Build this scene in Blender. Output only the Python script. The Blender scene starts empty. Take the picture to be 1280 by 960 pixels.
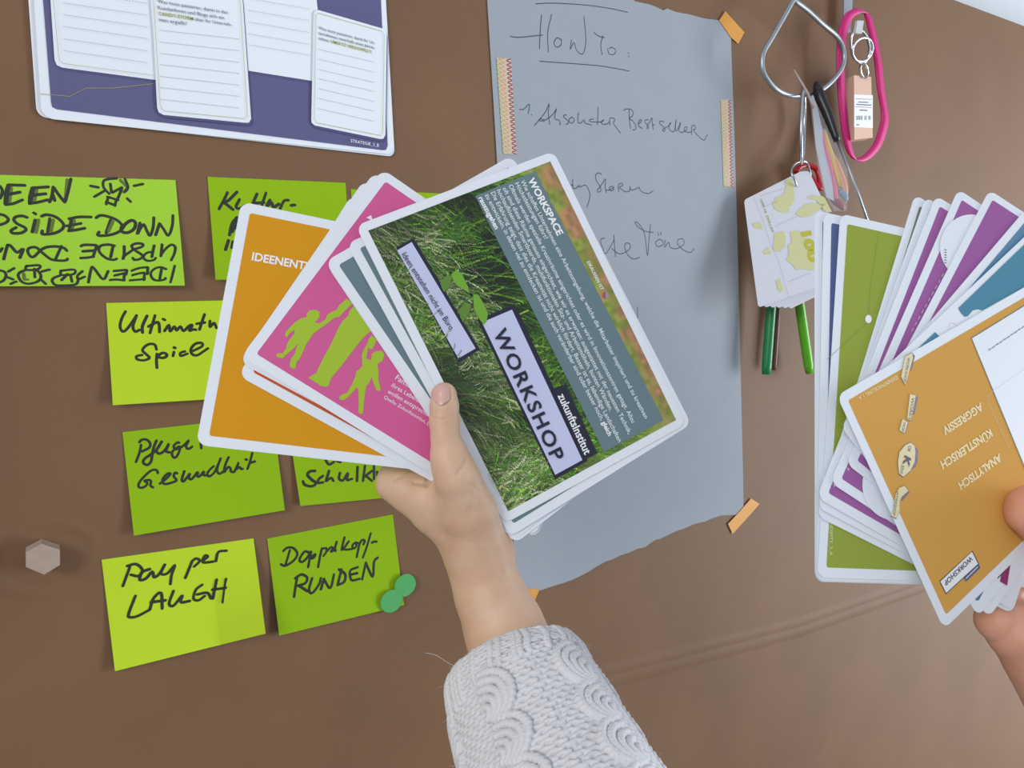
import bpy, math, random
import numpy as np
from mathutils import Matrix, Vector

# ------------------------------------------------------------------ camera, world, lights, exposure
FPX = 900.0
def _n(v):
    v = np.asarray(v, float); return v / np.linalg.norm(v)
XC = _n([1410, -160, FPX]); ZD = np.array([220., 7000., FPX]); ZD = _n(ZD - XC * (ZD @ XC)); ZU = -ZD
YC = np.cross(ZU, XC)
RW = np.array([XC, YC, ZU])                 # camera axes (x right, y down, z forward) -> world
HB = 0.5753                                 # distance of the camera from the board
CAM = np.array([0.0, -HB, 1.5])
sc = bpy.context.scene
C = sc.collection
cd = bpy.data.cameras.new('camera'); cam = bpy.data.objects.new('camera', cd); C.objects.link(cam)
cd.sensor_width = 36.0; cd.lens = FPX / 1280 * 36; cd.clip_start = 0.01
Mc = np.eye(4); Mc[:3, 0] = RW @ [1, 0, 0]; Mc[:3, 1] = RW @ [0, -1, 0]; Mc[:3, 2] = RW @ [0, 0, -1]; Mc[:3, 3] = CAM
cam.matrix_world = Matrix(Mc.tolist()); sc.camera = cam

w = bpy.data.worlds.new('room_light'); sc.world = w; w.use_nodes = True
w.node_tree.nodes['Background'].inputs[0].default_value = (0.84, 0.90, 1.0, 1)
w.node_tree.nodes['Background'].inputs[1].default_value = 0.45

def area(name, loc, target, size, power, col):
    l = bpy.data.lights.new(name, 'AREA'); l.shape = 'RECTANGLE'; l.size = size[0]; l.size_y = size[1]
    l.energy = power; l.color = col
    o = bpy.data.objects.new(name, l); C.objects.link(o); o.location = loc
    o.rotation_euler = (Vector(target) - Vector(loc)).to_track_quat('-Z', 'Y').to_euler()
area('window_daylight', (3.0, -1.5, .85), (1.0, 0, 1.1), (0.8, 2.0), 64, (0.90, 0.96, 1.0))
area('ceiling_lamp', (-1.7, -1.35, 2.3), (0.4, 0, 1.4), (0.8, 0.8), 20, (1.0, 0.96, 0.90))

sc.view_settings.view_transform = 'Standard'; sc.view_settings.look = 'None'
sc.view_settings.gamma = 1.0; sc.view_settings.use_curve_mapping = False
sc.view_settings.exposure = 0.43

# ------------------------------------------------------------------ helpers
def ray(p): return np.array([(p[0] - 640) / FPX, (p[1] - 480) / FPX, 1.0])
class Plane:
    """plane N.p = h in camera axes; pt() gives the world point of the plane seen at a photo position"""
    def __init__(s, N, h): s.N = _n(N); s.h = h; s.nf = RW @ (-s.N)      # nf: world normal facing the viewer
    def pt(s, p, lift=0.0):
        r = ray(p); return CAM + RW @ (r * ((s.h - lift) / (r @ s.N)))
    def back(s, d): return Plane(s.N, s.h + d)
BOARD = Plane(YC, HB)
WN = _n([-0.2796, 0.147, 0.9487])
def Q(px, py, depth): return CAM + RW @ (ray((px, py)) * depth)
def bo(px, py, off): return BOARD.pt((px, py), off)

def lin(c): 
    c = np.array(c, float) / 255.0
    return np.where(c <= 0.04045, c / 12.92, ((c + 0.055) / 1.055) ** 2.4)
MATS = {}
def mat(name, rgb, rough=0.6, metal=0.0, k=1.0, noise=0.0, nscale=60, bump=0.0, bscale=400, sss=0.0, alpha=1.0, trans=0.0, spec=0.5, vcol=None, col2=None, coat=0.0):
    if name in MATS: return MATS[name]
    m = bpy.data.materials.new(name); m.use_nodes = True; nt = m.node_tree; b = nt.nodes['Principled BSDF']
    c = lin(rgb) * k
    b.inputs['Base Color'].default_value = (*c, 1); b.inputs['Roughness'].default_value = rough
    b.inputs['Metallic'].default_value = metal; b.inputs['Specular IOR Level'].default_value = spec
    if coat: b.inputs['Coat Weight'].default_value = coat
    if sss:
        b.inputs['Subsurface Weight'].default_value = sss; b.inputs['Subsurface Radius'].default_value = (1.0, .35, .2); b.inputs['Subsurface Scale'].default_value = .006
    if alpha < 1: b.inputs['Alpha'].default_value = alpha
    if trans: b.inputs['Transmission Weight'].default_value = trans
    tc = nt.nodes.new('ShaderNodeTexCoord')
    if vcol:
        a = nt.nodes.new('ShaderNodeVertexColor'); a.layer_name = vcol; nt.links.new(a.outputs[0], b.inputs['Base Color'])
    elif noise > 0 or col2:
        t = nt.nodes.new('ShaderNodeTexNoise'); t.inputs['Scale'].default_value = nscale; t.inputs['Detail'].default_value = 5
        nt.links.new(tc.outputs['Object'], t.inputs['Vector'])
        r = nt.nodes.new('ShaderNodeValToRGB'); r.color_ramp.elements[0].position = .3; r.color_ramp.elements[1].position = .7
        a2 = c * (1 - noise) if col2 is None else lin(col2) * k
        r.color_ramp.elements[0].color = (*a2, 1)
        r.color_ramp.elements[1].color = (*(c * (1 + noise) if col2 is None else c), 1)
        nt.links.new(t.outputs['Fac'], r.inputs[0]); nt.links.new(r.outputs[0], b.inputs['Base Color'])
    if bump > 0:
        t2 = nt.nodes.new('ShaderNodeTexNoise'); t2.inputs['Scale'].default_value = bscale; t2.inputs['Detail'].default_value = 4
        nt.links.new(tc.outputs['Object'], t2.inputs['Vector'])
        bp = nt.nodes.new('ShaderNodeBump'); bp.inputs['Strength'].default_value = bump; bp.inputs['Distance'].default_value = .0006
        nt.links.new(t2.outputs['Fac'], bp.inputs['Height']); nt.links.new(bp.outputs[0], b.inputs['Normal'])
    MATS[name] = m; return m

def frame(origin, u, nf):
    u = _n(u); nf = _n(nf - u * (nf @ u)); v = np.cross(nf, u)
    M = np.eye(4); M[:3, 0] = u; M[:3, 1] = v; M[:3, 2] = nf; M[:3, 3] = origin
    return M
FR = {}
def obj(name, V, F, m, parent=None, M=None, smooth=False, cols=None):
    V = np.asarray(V, float)
    if parent is not None: M = FR[parent.name]
    if M is None:
        M = np.eye(4); M[:3, 3] = V.mean(0)
    Mi = np.linalg.inv(M); L = V @ Mi[:3, :3].T + Mi[:3, 3]
    me = bpy.data.meshes.new(name); me.from_pydata(L.tolist(), [], [tuple(int(i) for i in f) for f in F]) if not isinstance(F, np.ndarray) else me.from_pydata(L.tolist(), [], F.tolist())
    me.update()
    if smooth: me.polygons.foreach_set('use_smooth', [True] * len(me.polygons))
    if cols is not None:
        ca = me.color_attributes.new('print', 'FLOAT_COLOR', 'POINT'); ca.data.foreach_set('color', np.asarray(cols, np.float32).ravel())
    me.materials.append(m)
    o = bpy.data.objects.new(name, me); C.objects.link(o)
    if parent is not None: o.parent = parent
    else: o.matrix_world = Matrix(M.tolist())
    FR[o.name] = M
    return o
def empty(name, M):
    o = bpy.data.objects.new(name, None); C.objects.link(o); o.empty_display_size = .02; o.matrix_world = Matrix(M.tolist()); FR[o.name] = M; return o
def tag(o, label=None, cat=None, group=None, kind=None):
    if label: o['label'] = label
    if cat: o['category'] = cat
    if group: o['group'] = group
    if kind: o['kind'] = kind
    return o

def smoothline(P, sub=5):
    P = np.asarray(P, float)
    if len(P) < 3: return P
    out = []
    E = np.vstack([2 * P[0] - P[1], P, 2 * P[-1] - P[-2]])
    for i in range(1, len(E) - 2):
        p0, p1, p2, p3 = E[i - 1], E[i], E[i + 1], E[i + 2]
        for t in np.arange(sub) / sub:
            out.append(.5 * ((2 * p1) + (-p0 + p2) * t + (2 * p0 - 5 * p1 + 4 * p2 - p3) * t * t + (-p0 + 3 * p1 - 3 * p2 + p3) * t ** 3))
    out.append(P[-1]); return np.array(out)
class MB:
    def __init__(s): s.V = []; s.F = []
    def add(s, V, F):
        o = len(s.V); s.V.extend([np.asarray(v, float) for v in V]); s.F.extend([tuple(int(i) + o for i in f) for f in F])
    def tube(s, P, r, n=10, caps=True, closed=False):
        P = np.asarray(P, float); N = len(P); r = np.broadcast_to(np.asarray(r, float), (N,))
        T = np.gradient(P, axis=0) if not closed else (np.roll(P, -1, 0) - np.roll(P, 1, 0))
        up = _n(np.cross(T[0], [.31, .77, .55])); V = []; F = []
        for i in range(N):
            t = _n(T[i]); up = _n(up - t * (up @ t)); b = np.cross(t, up)
            for k in range(n):
                a = 2 * math.pi * k / n; V.append(P[i] + r[i] * (math.cos(a) * up + math.sin(a) * b))
        for i in range(N if closed else N - 1):
            j = (i + 1) % N
            for k in range(n): F.append((i * n + k, i * n + (k + 1) % n, j * n + (k + 1) % n, j * n + k))
        if caps and not closed: F.append(tuple(range(n))[::-1]); F.append(tuple((N - 1) * n + k for k in range(n)))
        s.add(V, F)
    def prism(s, P, nf, th, back=0.0):
        """polygon P (world, seen face on) thickened away from the viewer"""
        P = np.asarray(P, float); n = len(P)
        V = list(P) + list(P - np.asarray(nf) * th)
        s.add(V, [tuple(range(n)), tuple(range(2 * n - 1, n - 1, -1))] + [(i, n + i, n + (i + 1) % n, (i + 1) % n) for i in range(n)])
    def box(s, c, ax, sz):
        c = np.asarray(c); V = []
        for i in (-1, 1):
            for j in (-1, 1):
                for k in (-1, 1): V.append(c + ax[0] * i * sz[0] / 2 + ax[1] * j * sz[1] / 2 + ax[2] * k * sz[2] / 2)
        s.add(V, [(0, 1, 3, 2), (4, 6, 7, 5), (0, 4, 5, 1), (2, 3, 7, 6), (0, 2, 6, 4), (1, 5, 7, 3)])
    def build(s, name, m, parent=None, M=None, smooth=False): return obj(name, s.V, s.F, m, parent, M, smooth)
def ribbon(mb, P, wd, nf, cap=True):
    """flat pen stroke through world points P"""
    P = np.asarray(P, float)
    if len(P) < 2: return
    T = np.gradient(P, axis=0); V = []; F = []
    for i in range(len(P)):
        s = np.cross(nf, T[i]); l = np.linalg.norm(s); s = s / l if l > 1e-12 else np.zeros(3)
        V += [P[i] + s * wd / 2, P[i] - s * wd / 2]
    for i in range(len(P) - 1): F.append((2 * i, 2 * i + 1, 2 * i + 3, 2 * i + 2))
    mb.add(V, F)
    if cap:
        for e in (0, -1):
            c = P[e]; a = _n(np.cross(nf, [.3, .5, .8])); b = np.cross(nf, a)
            mb.add([c + wd / 2 * (math.cos(t) * a + math.sin(t) * b) for t in np.arange(8) * math.pi / 4], [tuple(range(8))])
WK = 1.0
def strokes(name, lists, org, scl, wpx, pl, m, parent, lift=0.00006, liftf=None, sm=4):
    mb = MB(); mid = np.mean([q for s in lists for q in s], axis=0) / scl + org
    r = ray(mid); mmpx = np.linalg.norm(pl.pt(mid) - pl.pt(mid + [0, 1.0]))
    for i, s in enumerate(lists):
        px = np.asarray(s, float) / scl + org
        P = smoothline(px, sm)
        if liftf is None: W = [pl.pt(p, lift) for p in P]
        else:
            # denser so the ink follows the curl
            W = [pl.pt(p, liftf(p) + lift) for p in P]
        ribbon(mb, W, wpx * WK * mmpx * (0.92 + 0.14 * ((i * 37) % 5) / 5), pl.nf)
    return mb.build(name, m, parent)

FONTCACHE = {}
def text(name, body, a_px, b_px, pl, m, parent, lift=0.0002, hs=1.0, bold=0.0, shear=0.0, cap_px=None, spc=1.0):
    """lettering on a plane: baseline from a_px to b_px"""
    cu = bpy.data.curves.new('t', 'FONT'); cu.body = body; cu.size = 1.0; cu.resolution_u = 3; cu.offset = bold; cu.shear = shear; cu.space_character = spc
    o = bpy.data.objects.new('t', cu); C.objects.link(o)
    dg = bpy.context.evaluated_depsgraph_get(); me = bpy.data.meshes.new_from_object(o.evaluated_get(dg))
    n = len(me.vertices); co = np.zeros(n * 3); me.vertices.foreach_get('co', co); co = co.reshape(-1, 3)
    F = [tuple(p.vertices) for p in me.polygons]
    bpy.data.objects.remove(o); bpy.data.curves.remove(cu); bpy.data.meshes.remove(me)
    if n == 0: return None
    x0, x1 = co[:, 0].min(), co[:, 0].max()
    A = pl.pt(a_px, lift); B = pl.pt(b_px, lift); L = np.linalg.norm(B - A); u = (B - A) / L; v = np.cross(pl.nf, u); v = _n(v)
    s = L / (x1 - x0); sv = s * hs
    if cap_px:
        sv = cap_px * np.linalg.norm(pl.pt(a_px) - pl.pt((a_px[0], a_px[1] + 1.0))) / 0.70
    W = A + np.outer((co[:, 0] - x0) * s, u) + np.outer(co[:, 1] * sv, v)
    return obj(name, W, F, m, parent)

# colours of the place
M_white = mat('card_white', (226, 233, 242), .45, k=1.0)
M_ink = mat('black_marker_ink', (38, 44, 32), .5)
M_ghost = mat('thin_marker_ink', (92, 110, 40), .6)
M_pen = mat('grey_pen_ink', (62, 64, 78), .6)
M_board = mat('brown_packing_paper', (120, 90, 66), .62, noise=.07, nscale=9, bump=.35, bscale=900, spec=.3)

# ------------------------------------------------------------------ the setting
def boxobj(name, lo, hi, m, **kw):
    mb = MB(); lo = np.array(lo, float); hi = np.array(hi, float)
    mb.box((lo + hi) / 2, np.eye(3), hi - lo); return mb.build(name, m)
wl = boxobj('wall_back', (-2.2, .09, 0), (4.0, .19, 3.0), mat('pale_wall_paint', (200, 206, 212), .9, noise=.02, nscale=4)); tag(wl, kind='structure')
fl = boxobj('floor', (-2.2, -3.2, -.06), (4.0, .19, 0), mat('grey_floor', (120, 116, 110), .7, noise=.06, nscale=5)); tag(fl, kind='structure')
ztop = BOARD.pt((1265, 27))[2]
bd = boxobj('pin_board', (-.75, 0, .35), (2.35, .03, ztop), M_board)
tag(bd, 'large brown paper-covered pin board behind the notes and hands', 'pin board')
# folded double ridge across the lower right
mb = MB(); A = bo(640, 876, 0); B = bo(1000, 783, 0); B2 = bo(1330, 664, 0)
u = _n(B - A); v = np.cross([0, -1, 0], u)
prof = [(-.016, .0), (-.011, .0007), (-.006, .0014), (-.002, .0004), (.001, .0003), (.005, .0015), (.009, .0006), (.015, 0)]
Vr = []; ends = [A, bo(765, 844, 0), B, bo(1152, 730, 0), B2]
for i, E_ in enumerate(ends):
    amp = (.1, .8, 1, 1, 1)[i]
    for (s_, z_) in prof: Vr.append(E_ + v * s_ + np.array([0, -1, 0]) * (z_ * amp + .00003))
np_ = len(prof)
obj('fold_ridge', Vr, [(i * np_ + k, i * np_ + k + 1, (i + 1) * np_ + k + 1, (i + 1) * np_ + k) for i in range(len(ends) - 1) for k in range(np_ - 1)], M_board, bd, smooth=True)
# pressed ring round the wooden peg
cpt = bo(56, 697, 0); Vr = []; Fr_ = []; ring_prof = [(-.006, 0), (-.0035, .0004), (-.001, .0010), (.001, .0010), (.0035, .0004), (.006, 0)]
for k in range(64):
    a = 2 * math.pi * k / 64; wob = 1 + .04 * math.sin(3 * a) + .03 * math.sin(5 * a + 1)
    for s_, z_ in ring_prof: Vr.append(cpt + np.array([math.cos(a) * (.029 * wob + s_), -.00003 - z_ * (.6 + .4 * math.sin(a * 2 + 1)), math.sin(a) * (.025 * wob + s_)]))
nr_ = len(ring_prof)
for k in range(64):
    for j in range(nr_ - 1): Fr_.append((k * nr_ + j, k * nr_ + j + 1, ((k + 1) % 64) * nr_ + j + 1, ((k + 1) % 64) * nr_ + j))
obj('pressed_ring', Vr, Fr_, M_board, bd, smooth=True)

# hexagonal peg
mb = MB(); hp = [(341, 430), (555, 318), (798, 398), (800, 600), (590, 728), (345, 628)]
hp = [(x / 10.667, 650 + y / 10.667) for x, y in hp]
Pf = [bo(x, y, .012) for x, y in hp]
mb.prism(Pf, (0, -1, 0), .012)
pg = mb.build('wooden_peg', mat('pale_wood', (168, 150, 136), .6, noise=.06, nscale=140, bump=.3, bscale=500), M=frame(np.mean(Pf, 0), np.array([1., 0, 0]), BOARD.nf))
tag(pg, 'pale hexagonal wooden peg sticking out of the board at lower left', 'peg')

# ------------------------------------------------------------------ sticky notes
NOTE_M = {'lime': mat('note_lime', (184, 212, 50), .8, spec=.06, bump=.08, bscale=300), 'green': mat('note_green', (142, 182, 30), .8, spec=.06, bump=.08, bscale=300), 'mid': mat('note_spring_green', (160, 206, 64), .8, spec=.06, bump=.08, bscale=300)}
def note(quad, colour, label, curl=.004, side=.0, fold=None, base=.0004):
    """quad: TL TR BR BL photo positions; stuck at the top, curling away below"""
    q = [np.array(p, float) for p in quad]
    def st(p):
        # inverse bilinear by two Newton steps
        s, t = .5, .5
        for _ in range(6):
            f = (1 - s) * (1 - t) * q[0] + s * (1 - t) * q[1] + s * t * q[2] + (1 - s) * t * q[3] - p
            ds = (1 - t) * (q[1] - q[0]) + t * (q[2] - q[3]); dt = (1 - s) * (q[3] - q[0]) + s * (q[2] - q[1])
            D = np.linalg.solve(np.array([ds, dt]).T, -f); s += D[0]; t += D[1]
        return s, t
    def lf(p, st_=None):
        s, t = st_ if st_ else st(p)
        z = base + curl * max(0, t) ** 2 + side * max(0, s - .5) ** 2 * 4 * max(0, t + .2)
        if fold: z += fold * max(0, s - .70) * max(0, t)
        return z
    nx, ny = 30, 16; V = []
    for j in range(ny + 1):
        for i in range(nx + 1):
            s, t = i / nx, j / ny
            p = (1 - s) * (1 - t) * q[0] + s * (1 - t) * q[1] + s * t * q[2] + (1 - s) * t * q[3]
            V.append(BOARD.pt(p, lf(None, (s, t))))
    # same outline as seen flat: back sheet gives thickness
    n = len(V); V += [v + np.array([0, .0002, 0]) for v in V]; F = []
    for j in range(ny):
        for i in range(nx):
            a = j * (nx + 1) + i; F.append((a, a + nx + 1, a + nx + 2, a + 1)); F.append((n + a, n + a + 1, n + a + nx + 2, n + a + nx + 1))
    rim = [i for i in range(nx + 1)] + [j * (nx + 1) + nx for j in range(1, ny + 1)] + [ny * (nx + 1) + i for i in range(nx - 1, -1, -1)] + [j * (nx + 1) for j in range(ny - 1, 0, -1)]
    for a, b in zip(rim, rim[1:] + rim[:1]): F.append((a, b, n + b, n + a))
    M = frame(BOARD.pt(sum(q) / 4), BOARD.pt(q[1]) - BOARD.pt(q[0]), BOARD.nf)
    o = obj('sticky_note', V, F, NOTE_M[colour], M=M)
    tag(o, label, 'sticky note', 'handwritten sticky notes on the board')
    return o, lf
HW = 'handwriting'
WK = 1.28
n1, lf = note([(-52, 217), (219.4, 225), (231, 357), (-44, 358)], 'mid', 'wide bright green sticky note reading upside down, with bulb doodles, at the left edge', .0035, .002)
O1 = (0, 215); S1 = 10.667
strokes(HW, [[(0, 190), (30, 240), (25, 300), (0, 350)], [(115, 172), (330, 178)], [(110, 175), (80, 280), (70, 425)], [(125, 175), (100, 280), (90, 420)], [(90, 300), (200, 282), (265, 268)], [(75, 435), (180, 420), (300, 372)],
  [(430, 212), (540, 205), (645, 198)], [(430, 215), (400, 330), (395, 420)], [(450, 220), (420, 330), (410, 415)], [(400, 320), (520, 300), (610, 290)], [(395, 420), (500, 405), (640, 370)],
  [(660, 400), (690, 330), (710, 200)], [(715, 205), (780, 300), (860, 400)], [(870, 395), (910, 250), (945, 92)], [(705, 300), (730, 380)]], O1, S1, 3.0, BOARD, M_ink, n1, liftf=lf)
strokes(HW, [[(0, 565), (60, 580), (112, 630), (80, 675), (0, 705)], [(360, 605), (290, 585), (210, 600), (185, 640), (230, 690), (330, 740), (340, 780), (270, 815), (170, 815), (150, 780), (215, 740)],
  [(470, 640), (430, 800)], [(450, 545), (475, 560)], [(555, 590), (620, 570), (720, 590), (800, 640), (850, 710), (820, 770), (730, 815), (620, 830), (560, 825), (565, 785)], [(665, 620), (635, 800)],
  [(920, 625), (1050, 600), (1215, 600)], [(950, 640), (925, 780)], [(885, 720), (980, 705), (1080, 685)], [(915, 785), (1000, 775), (1130, 750)]], O1, S1, 2.9, BOARD, M_ink, n1, liftf=lf)
O2 = (115, 215)
strokes(HW, [[(55, 610), (110, 580), (200, 590), (330, 640), (405, 720), (370, 790), (260, 835), (130, 850), (75, 840), (95, 800)], [(250, 640), (190, 810)],
  [(400, 760), (450, 690), (530, 645), (580, 680), (560, 760), (480, 810), (400, 795), (390, 740)], [(640, 680), (625, 740), (605, 830), (640, 760), (690, 700), (730, 780), (775, 850), (815, 740), (825, 610)],
  [(850, 840), (900, 690)], [(905, 690), (960, 770), (1020, 850), (1070, 720), (1080, 580)]], O2, S1, 3.0, BOARD, M_ink, n1, liftf=lf)
strokes('bulb_doodle', [[(230, 290), (180, 240), (150, 190), (155, 120), (220, 95), (330, 85)], [(440, 95), (480, 200), (440, 260)], [(245, 160), (260, 270)], [(270, 275), (400, 205)], [(400, 210), (370, 290), (335, 375)],
  [(205, 330), (350, 375)], [(215, 340), (190, 430)], [(190, 400), (310, 445)], [(322, 380), (305, 450)], [(-20, 185), (85, 205)], [(30, 330), (160, 255)], [(560, 185), (680, 160)], [(470, 355), (515, 395)]], O2, S1, 2.6, BOARD, M_ink, n1, liftf=lf)
O3 = (0, 280)
strokes(HW, [[(0, 370), (30, 325)], [(50, 470), (75, 370), (100, 285)], [(100, 285), (140, 290), (230, 380), (310, 330), (265, 450)], [(540, 350), (460, 430), (410, 435), (370, 370), (390, 322), (480, 312), (560, 380), (680, 470), (800, 490), (880, 485), (900, 465)],
  [(545, 345), (620, 310), (740, 300), (850, 320), (890, 355)], [(820, 295), (740, 470)], [(1080, 295), (1130, 278), (1280, 282)], [(1105, 365), (1260, 355)], [(1075, 455), (1160, 450), (1250, 435)], [(1290, 290), (1240, 440)]], O3, S1, 2.8, BOARD, M_ink, n1, liftf=lf)
strokes('bulb_doodle', [[(110, 635), (190, 590)], [(95, 710), (175, 740)], [(145, 800), (215, 770)], [(0, 620), (60, 640), (80, 690), (50, 750), (0, 780)],
  [(330, 620), (260, 650), (245, 700), (290, 770), (370, 800), (480, 780), (540, 730), (540, 670), (500, 620)], [(350, 562), (530, 552), (500, 605), (350, 612), (350, 562)], [(460, 600), (465, 710)], [(560, 635), (660, 610)], [(550, 745), (610, 800)],
  [(800, 690), (720, 720), (695, 760), (740, 815), (850, 822), (1000, 810), (1040, 760), (1030, 700)], [(810, 625), (990, 610), (980, 670), (820, 680), (810, 625)], [(940, 680), (960, 770)], [(820, 750), (900, 670)], [(1040, 680), (1100, 630)], [(1060, 735), (1130, 705)]], O3, S1, 2.6, BOARD, M_ink, n1, liftf=lf)
O4 = (115, 280)
strokes(HW, [[(330, 465), (290, 480), (200, 460), (120, 400), (90, 340), (120, 290), (220, 275), (300, 290)], [(280, 300), (250, 440)], [(430, 300), (430, 400), (415, 465)],
  [(430, 430), (500, 380), (560, 340), (660, 310), (680, 270), (600, 260), (530, 290), (560, 340), (650, 400), (680, 430), (640, 470), (570, 480), (545, 455)], [(830, 290), (810, 380), (800, 440)], [(810, 375), (740, 385), (690, 430), (700, 470), (760, 495), (830, 480), (850, 455)],
  [(935, 275), (920, 430)], [(920, 420), (980, 340), (1060, 280), (1110, 310), (1100, 400), (1060, 485)]], O4, S1, 2.8, BOARD, M_ink, n1, liftf=lf)
strokes(HW, [[(-48, 780), (-8, 590), (30, 595), (150, 740), (215, 630)], [(295, 630), (460, 615)], [(305, 690), (440, 660)], [(245, 750), (330, 745), (430, 755)], [(465, 620), (450, 680)], [(430, 690), (425, 755)],
  [(535, 625), (640, 590), (745, 580)], [(545, 685), (650, 660), (700, 655)], [(510, 755), (640, 745), (700, 735)], [(745, 590), (740, 670)], [(700, 670), (695, 750)],
  [(990, 605), (920, 580), (840, 600), (785, 660), (810, 730), (880, 760), (970, 745), (980, 725)], [(930, 600), (905, 740)], [(1105, 560), (1050, 780)]], O4, S1, 2.8, BOARD, M_ink, n1, liftf=lf)
for g_ in [[(150, 215), (125, 390)], [(490, 230), (455, 390)], [(898, 105), (872, 380)], [(515, 640), (480, 810)], [(710, 640), (680, 790)], [(990, 650), (960, 760)], [(1607, 110), (1697, 210), (1650, 270)], [(1507, 660), (1447, 800)], [(315, 1360), (330, 1440), (370, 1440)]]:
    strokes('thin_marker_stroke', [g_], O1, S1, 3.4, BOARD, M_ghost, n1, lift=.00003, liftf=lf)

n2, lf = note([(259.4, 221), (432, 228.5), (440, 352), (269.5, 349.5)], 'green', 'green sticky note with a hyphenated title, half hidden behind the orange card', .004)
strokes(HW, [[(275, 245), (240, 320), (190, 410)], [(370, 240), (290, 320), (240, 345)], [(240, 345), (330, 415)], [(395, 315), (360, 390), (400, 405), (450, 375)], [(570, 260), (530, 350)], [(660, 250), (620, 370)], [(540, 352), (640, 345)],
  [(700, 320), (665, 385), (720, 345), (730, 395), (790, 360)], [(885, 322), (840, 330), (800, 410)], [(910, 375), (950, 370)]], (250, 210), 8, 3.0, BOARD, M_ink, n2, liftf=lf)
strokes(HW, [[(372, 495), (320, 560), (295, 670)], [(380, 520), (330, 620), (320, 640)], [(365, 500), (352, 600)], [(285, 725), (255, 820)], [(330, 740), (320, 800)]], (250, 210), 8, 3.3, BOARD, M_ink, n2, liftf=lf)
n3, lf = note([(438.5, 236.5), (585, 243.5), (590, 352), (446, 352)], 'green', 'green sticky note almost hidden behind the fan, only its top edge showing', .003)
n4, lf = note([(132.7, 378.7), (305, 375), (312, 496), (141, 506.5)], 'lime', 'yellow-lime sticky note with two written words, left of the orange card', .0045, .002)
strokes(HW, [[(215, 155), (180, 220), (160, 300), (185, 355), (230, 330), (290, 250), (325, 195)], [(325, 195), (290, 300), (310, 355), (355, 340)], [(430, 200), (385, 300), (385, 365)], [(510, 195), (480, 300), (460, 370)], [(445, 305), (530, 262), (552, 290), (555, 360)], [(590, 230), (610, 240)],
  [(605, 350), (650, 290), (660, 355), (705, 305), (725, 345), (765, 305), (795, 350), (850, 300), (885, 292), (850, 348), (890, 335), (920, 338)], [(1005, 185), (980, 260), (955, 335)], [(925, 278), (1010, 265)], [(1060, 250), (1060, 310), (1100, 270), (1125, 320)]], (130, 370), 8, 2.8, BOARD, M_ink, n4, liftf=lf)
strokes(HW, [[(525, 535), (505, 485), (440, 485), (385, 540), (430, 590), (455, 620), (400, 645), (335, 635), (325, 605), (380, 590)], [(530, 580), (525, 650), (530, 720)], [(535, 600), (590, 570), (630, 590), (600, 620), (545, 615)], [(700, 560), (690, 600)], [(700, 515), (712, 520)],
  [(810, 555), (765, 570), (770, 600), (835, 578)], [(890, 550), (980, 505), (975, 470), (915, 478), (870, 530), (880, 580), (930, 595), (990, 560), (1040, 525)]], (130, 370), 8, 2.8, BOARD, M_ink, n4, liftf=lf)
n5, lf = note([(153, 540.3), (341, 519.5), (356, 637.8), (167.4, 669.5)], 'green', 'green sticky note with two lines about health, under the orange card corner', .004, .001)
WP = (164, 540); SP = 13.333
strokes(HW, [[(165, 215), (140, 340), (80, 500)], [(135, 170), (180, 128), (260, 130), (315, 190), (300, 260), (180, 325)], [(420, 145), (375, 260), (350, 380), (330, 490), (270, 550), (200, 510), (230, 440), (320, 380), (420, 300), (520, 145), (470, 220), (420, 310), (460, 360), (520, 340), (580, 280), (630, 190), (600, 260), (580, 320), (640, 340)],
  [(800, 180), (770, 175), (710, 230), (730, 280), (800, 240), (810, 290), (770, 390), (720, 430), (680, 380), (700, 310), (800, 270), (880, 220), (960, 140), (915, 230), (940, 280), (985, 270), (1015, 245)], [(1160, 180), (1168, 270)]], WP, SP, 2.55, BOARD, M_ink, n5, liftf=lf)
strokes(HW, [[(445, 685), (420, 635), (340, 640), (240, 720), (150, 820), (120, 890), (150, 930), (230, 910), (270, 850), (220, 815), (300, 800), (330, 830), (320, 890), (365, 925)], [(480, 860), (560, 800), (640, 720), (650, 690), (600, 700), (530, 780), (540, 860), (620, 860), (740, 820), (750, 790), (710, 740), (730, 680), (765, 690)],
  [(885, 655), (845, 790), (880, 820), (980, 690), (960, 760), (1010, 785), (1110, 665), (1100, 730), (1140, 740), (1215, 655), (1200, 710), (1240, 725)]], WP, SP, 2.5, BOARD, M_ink, n5, liftf=lf)
strokes(HW, [[(360, 305), (300, 360), (255, 430), (290, 475), (370, 410), (420, 310), (485, 160), (430, 300), (420, 390), (460, 430), (510, 400)], [(610, 155), (560, 270), (530, 410), (600, 320), (640, 340), (650, 390), (700, 400), (725, 360), (780, 240), (740, 350), (790, 320), (820, 350), (845, 350)],
  [(895, 190), (915, 198)], [(1005, 85), (970, 220), (925, 350)], [(960, 250), (1050, 225)]], (240, 560), SP, 2.5, BOARD, M_ink, n5, liftf=lf)
n6, lf = note([(358, 517), (525, 500), (537, 617), (375.5, 632.5)], 'green', 'green sticky note partly covered by the hand and the fan of cards', .003)
strokes(HW, [[(535, 280), (570, 325), (620, 300)], [(650, 290), (685, 300)], [(430, 390), (380, 395), (355, 430), (400, 480), (440, 510), (400, 545), (330, 530), (310, 495)], [(510, 440), (470, 470), (460, 510), (510, 505)], [(570, 390), (540, 490)], [(545, 490), (590, 460), (615, 490)],
  [(680, 410), (670, 465), (710, 485), (760, 410), (750, 480), (800, 470)], [(855, 350), (850, 490)], [(930, 340), (910, 490)], [(1000, 390), (920, 450)], [(940, 440), (1000, 490)], [(1020, 340), (1020, 470)], [(1050, 400), (1055, 440)]], (340, 540), 8, 2.8, BOARD, M_ink, n6, liftf=lf)
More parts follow.
